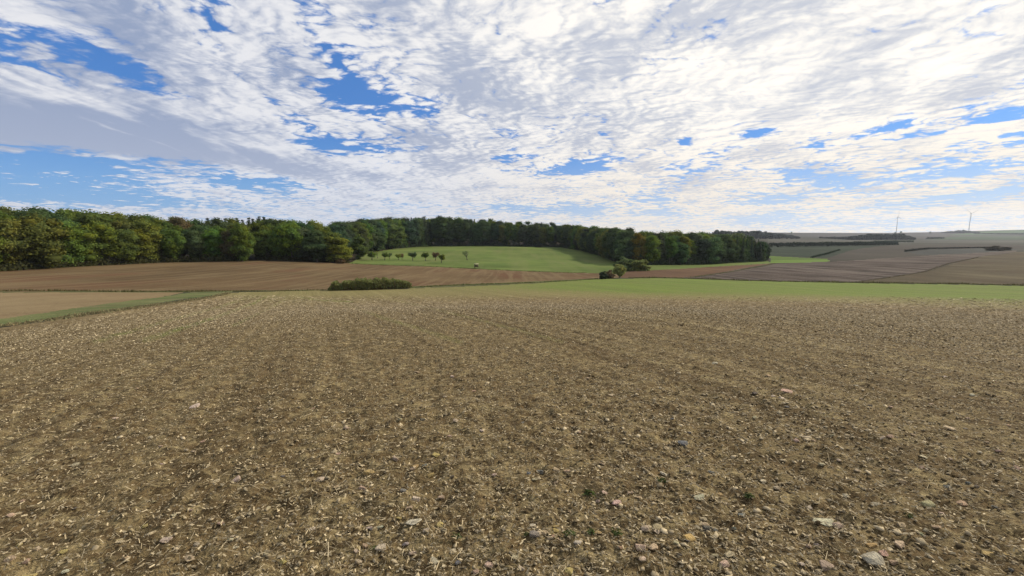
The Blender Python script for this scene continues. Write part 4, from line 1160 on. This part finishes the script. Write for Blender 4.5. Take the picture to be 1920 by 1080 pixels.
LIST = [
    (1545, 980, 34, CREAM, 'large flat cream stone, biggest bright slab of the lower right field'), (1570, 988, 15, GREYS_, 'rounded grey stone touching the right end of the large cream slab'),
    (1637, 1050, 34, GREYS_, 'long flat grey stone slab near the bottom right edge of the field'), (1687, 1027, 20, CREAM, 'oval cream stone above and right of the long grey slab'),
    (1553, 1063, 28, PINK, 'pinkish cream slab at the bottom edge below the large cream slab'), (1657, 1043, 18, BUFF, 'buff stone resting right beside the long grey slab'),
    (1632, 1027, 17, YEL, 'small yellow stone just above the long grey slab'), (1724, 1000, 12, SAGE, 'upright greenish grey stone alone on dark soil at the right'),
    (1740, 947, 22, PINK, 'reddish flat stone in the right of the field below the pale specks'), (1855, 1033, 20, YEL, 'dull yellow stone near the bottom right corner'),
    (1312, 937, 18, CREAM, 'cream stone beside the green weed right of centre'), (1155, 946, 16, CREAM, 'bright cream wedge shaped stone near the centre of the foreground'),
    (1292, 1014, 20, YEL, 'yellow stone right of the pair of buff stones near the weeds'), (1020, 1005, 17, BUFF, 'buff block just left of the green weed rosettes'),
    (1002, 1012, 15, SAGE, 'greenish stone lying at the left end of the weed rosettes'), (1012, 883, 10, BLUE, 'small blue grey pebble left of two buff stones'),
    (1280, 835, 16, BLUE, 'blue grey stone farthest up in the right centre of the field'), (1325, 996, 15, MAUVE, 'dark mauve stone right of centre near the bottom'),
    (776, 986, 24, WHITE, 'broad whitish stone standing in a dark hollow left of centre'), (692, 887, 16, YEL, 'bright yellow tilted stone in the left centre of the foreground'),
    (714, 1031, 18, GREYS_, 'grey stone with a dark front below the broad whitish stone'), (818, 856, 11, YEL, 'small yellow stone farther off right of the tilted yellow one'),
    (50, 1078, 26, YEL, 'wide yellow stone cut by the bottom edge at the left corner'), (20, 1058, 20, PINK, 'pinkish stone above the wide yellow one in the left corner'),
    (118, 1034, 13, YEL, 'small yellow stone with dry stalks right of the pinkish corner stone'), (312, 1016, 18, GREYS_, 'flat grey stone in the lower left of the field'),
    (1475, 738, 22, BUFF, 'long buff stone far up in the right of the stubble'), (1780, 805, 20, BUFF, 'long buff stone far up near the right edge of the stubble'), (365, 765, 16, WHITE, 'whitish stone far up in the left of the stubble'),
    (443, 895, 15, CREAM, 'cream stone in the middle distance of the left stubble'), (355, 1053, 20, BUFF, 'buff slab near the bottom edge left of centre'),
]
PLAIN = [(1063, 884, 12, BUFF), (1043, 881, 11, BUFF), (1245, 888, 16, CREAM), (1318, 972, 14, BUFF), (1322, 983, 13, BUFF), (1209, 997, 13, CREAM), (1232, 994, 17, BUFF), (1200, 1031, 16, CREAM), (1224, 1031, 16, CREAM), (1203, 1056, 14, CREAM),
    (1066, 1073, 14, YEL), (1358, 1060, 16, CREAM), (1366, 1043, 20, PINK), (1340, 1038, 12, BUFF), (1642, 943, 14, CREAM), (1513, 826, 14, CREAM), (1510, 819, 18, BUFF), (1653, 826, 13, CREAM), (1668, 820, 12, BUFF), (1732, 859, 14, CREAM), (1803, 946, 18, BUFF), (1764, 963, 10, CREAM),
    (1755, 993, 16, BUFF), (1690, 984, 14, BUFF), (1676, 1057, 14, BUFF), (1517, 952, 11, GREYS_), (1540, 877, 14, GREYS_), (1608, 883, 12, PINK), (1585, 927, 10, CREAM), (600, 900, 13, CREAM), (780, 938, 12, WHITE), (748, 972, 9, YEL), (692, 990, 10, WHITE), (685, 1023, 10, BUFF), (815, 1059, 14, GREYS_), (530, 1057, 12, YEL), (826, 929, 11, BUFF), (796, 876, 9, BLUE),
    (405, 899, 11, CREAM), (236, 1047, 12, CREAM), (432, 1013, 10, CREAM), (141, 869, 12, BUFF), (123, 1073, 12, WHITE), (442, 1030, 11, CREAM), (225, 1018, 14, BUFF), (217, 787, 10, CREAM), (487, 766, 9, BUFF), (30, 775, 16, PINK), (1467, 748, 14, WHITE), (1340, 685, 10, CREAM), (1440, 706, 10, BUFF), (1145, 741, 9, CREAM), (1690, 905, 12, BUFF), (1905, 880, 12, BUFF), (733, 955, 10, BUFF)]
for _ in range(205):
    px = 1920 * random.random() ** .85; row = 690 + 390 * random.random() ** .8
    w = random.uniform(6, 12) * (.7 + .5 * (row - 690) / 390)
    PLAIN.append((px, row, w, random.choice([BUFF, BUFF, BUFF, BUFF, CREAM, CREAM, CREAM, GREYS_, YEL, PINK, BLUE, MAUVE])))
def stone(px, row, w, colr, label, group, tilt=0):
    d = ray(px, row); p = hit(px, row); dep = p.y * cp - (p.z - CAM_H) * sp
    size = w * dep / F / (1 + abs(d[0]) * .25)
    o = tag(link('stone', random.choice(STONES), None, p), label, 'stone', group)
    o.scale = (size * 1.3, size * 1.3, size * 1.3 * random.uniform(.8, 1.2)); o.location.z += size * .10 + .004
    o.rotation_euler = (random.gauss(0, .16) + tilt, random.gauss(0, .16), random.uniform(-.5, .5) + (math.pi if tilt == 0 and random.random() < .5 else 0))
    o.color = (*[v_ * random.uniform(.88, 1.08) for v_ in colr], 1)
for px, row, w, c_, lab in LIST: stone(px, row, w, c_, lab, 'notable stones on the stubble field', .07)
for px, row, w, c_ in PLAIN:
    sz = 'palm sized' if w > 13 else 'hand broad' if w > 10.5 else 'small'
    zx = 'at the left edge' if px < 260 else 'in the left' if px < 620 else 'left of centre' if px < 900 else 'in the centre' if px < 1120 else 'right of centre' if px < 1400 else 'in the right' if px < 1700 else 'at the right edge'
    zy = 'far up' if row < 790 else 'half way up' if row < 890 else 'low' if row < 990 else 'at the bottom'
    stone(px, row, w, c_, f'{sz} {SN[c_]} stone loose among straw, {zy} {zx}', f'loose stones {zy} {zx} of the stubble')

# weeds
M_WEED = M_LEAF
for px, row, w, lab in ((1068, 1008, 26, 'green weed rosette right of the buff block'), (1108, 1003, 18, 'small green weed between two rosettes'), (1156, 1004, 24, 'green weed rosette at the right end of the weed row'), (1105, 925, 28, 'dark flat weed patch above the weed row'), (1404, 934, 22, 'yellowish green weed right of centre'), (1240, 905, 20, 'dark green weed near the centre right'), (856, 1006, 20, 'dark weed in a hollow left of centre'), (700, 1030, 14, 'small green weed beside the grey stone'), (1705, 968, 16, 'dull green weed in the right foreground'), (985, 1010, 12, 'small bright weed left of the buff block')):
    p = hit(px, row); dep = p.y * cp - (p.z - CAM_H) * sp; s_ = w * .8 * dep / F
    m_ = 46; a = rng.uniform(0, 6.28, m_); rad = rng.uniform(.05, .5, m_) * s_
    P_ = np.c_[np.cos(a) * rad * 1.2, np.sin(a) * rad, rng.uniform(.0, .28, m_) * s_ + .008]
    N_ = np.c_[np.cos(a) * .5, np.sin(a) * .5, np.full(m_, 1.0)] + rng.normal(size=(m_, 3)) * .3
    v, q = leaf_quads(P_, N_, s_ * .30 * rng.uniform(.5, 1.2, m_))
    o = tag(link('weed', mesh_np('weed', v, q, M_LEAF, {'tint': ('FACE', rng.random(m_)), 'hue': ('FACE', rng.random(m_))}), None, p), lab, 'weed', 'weeds in the foreground')
    o.color = (0.070, 0.090, 0.032, 1)

# ------------------------------------------------------------------ haze
mb = MB(); mb.box((0, 0, 95), (12300, 12300, 310))
m, t = material('haze_air')
pv = t.new('ShaderNodeVolumePrincipled')
pv.inputs['Color'].default_value = (0.78, 0.86, 1.0, 1); pv.inputs['Density'].default_value = HAZE; pv.inputs['Anisotropy'].default_value = .35
t.l.new(pv.outputs[0], t.new('ShaderNodeOutputMaterial').inputs['Volume'])
m.cycles.volume_sampling = 'DISTANCE'
hz = link('haze', mb.mesh('haze', m)); hz['kind'] = 'stuff'
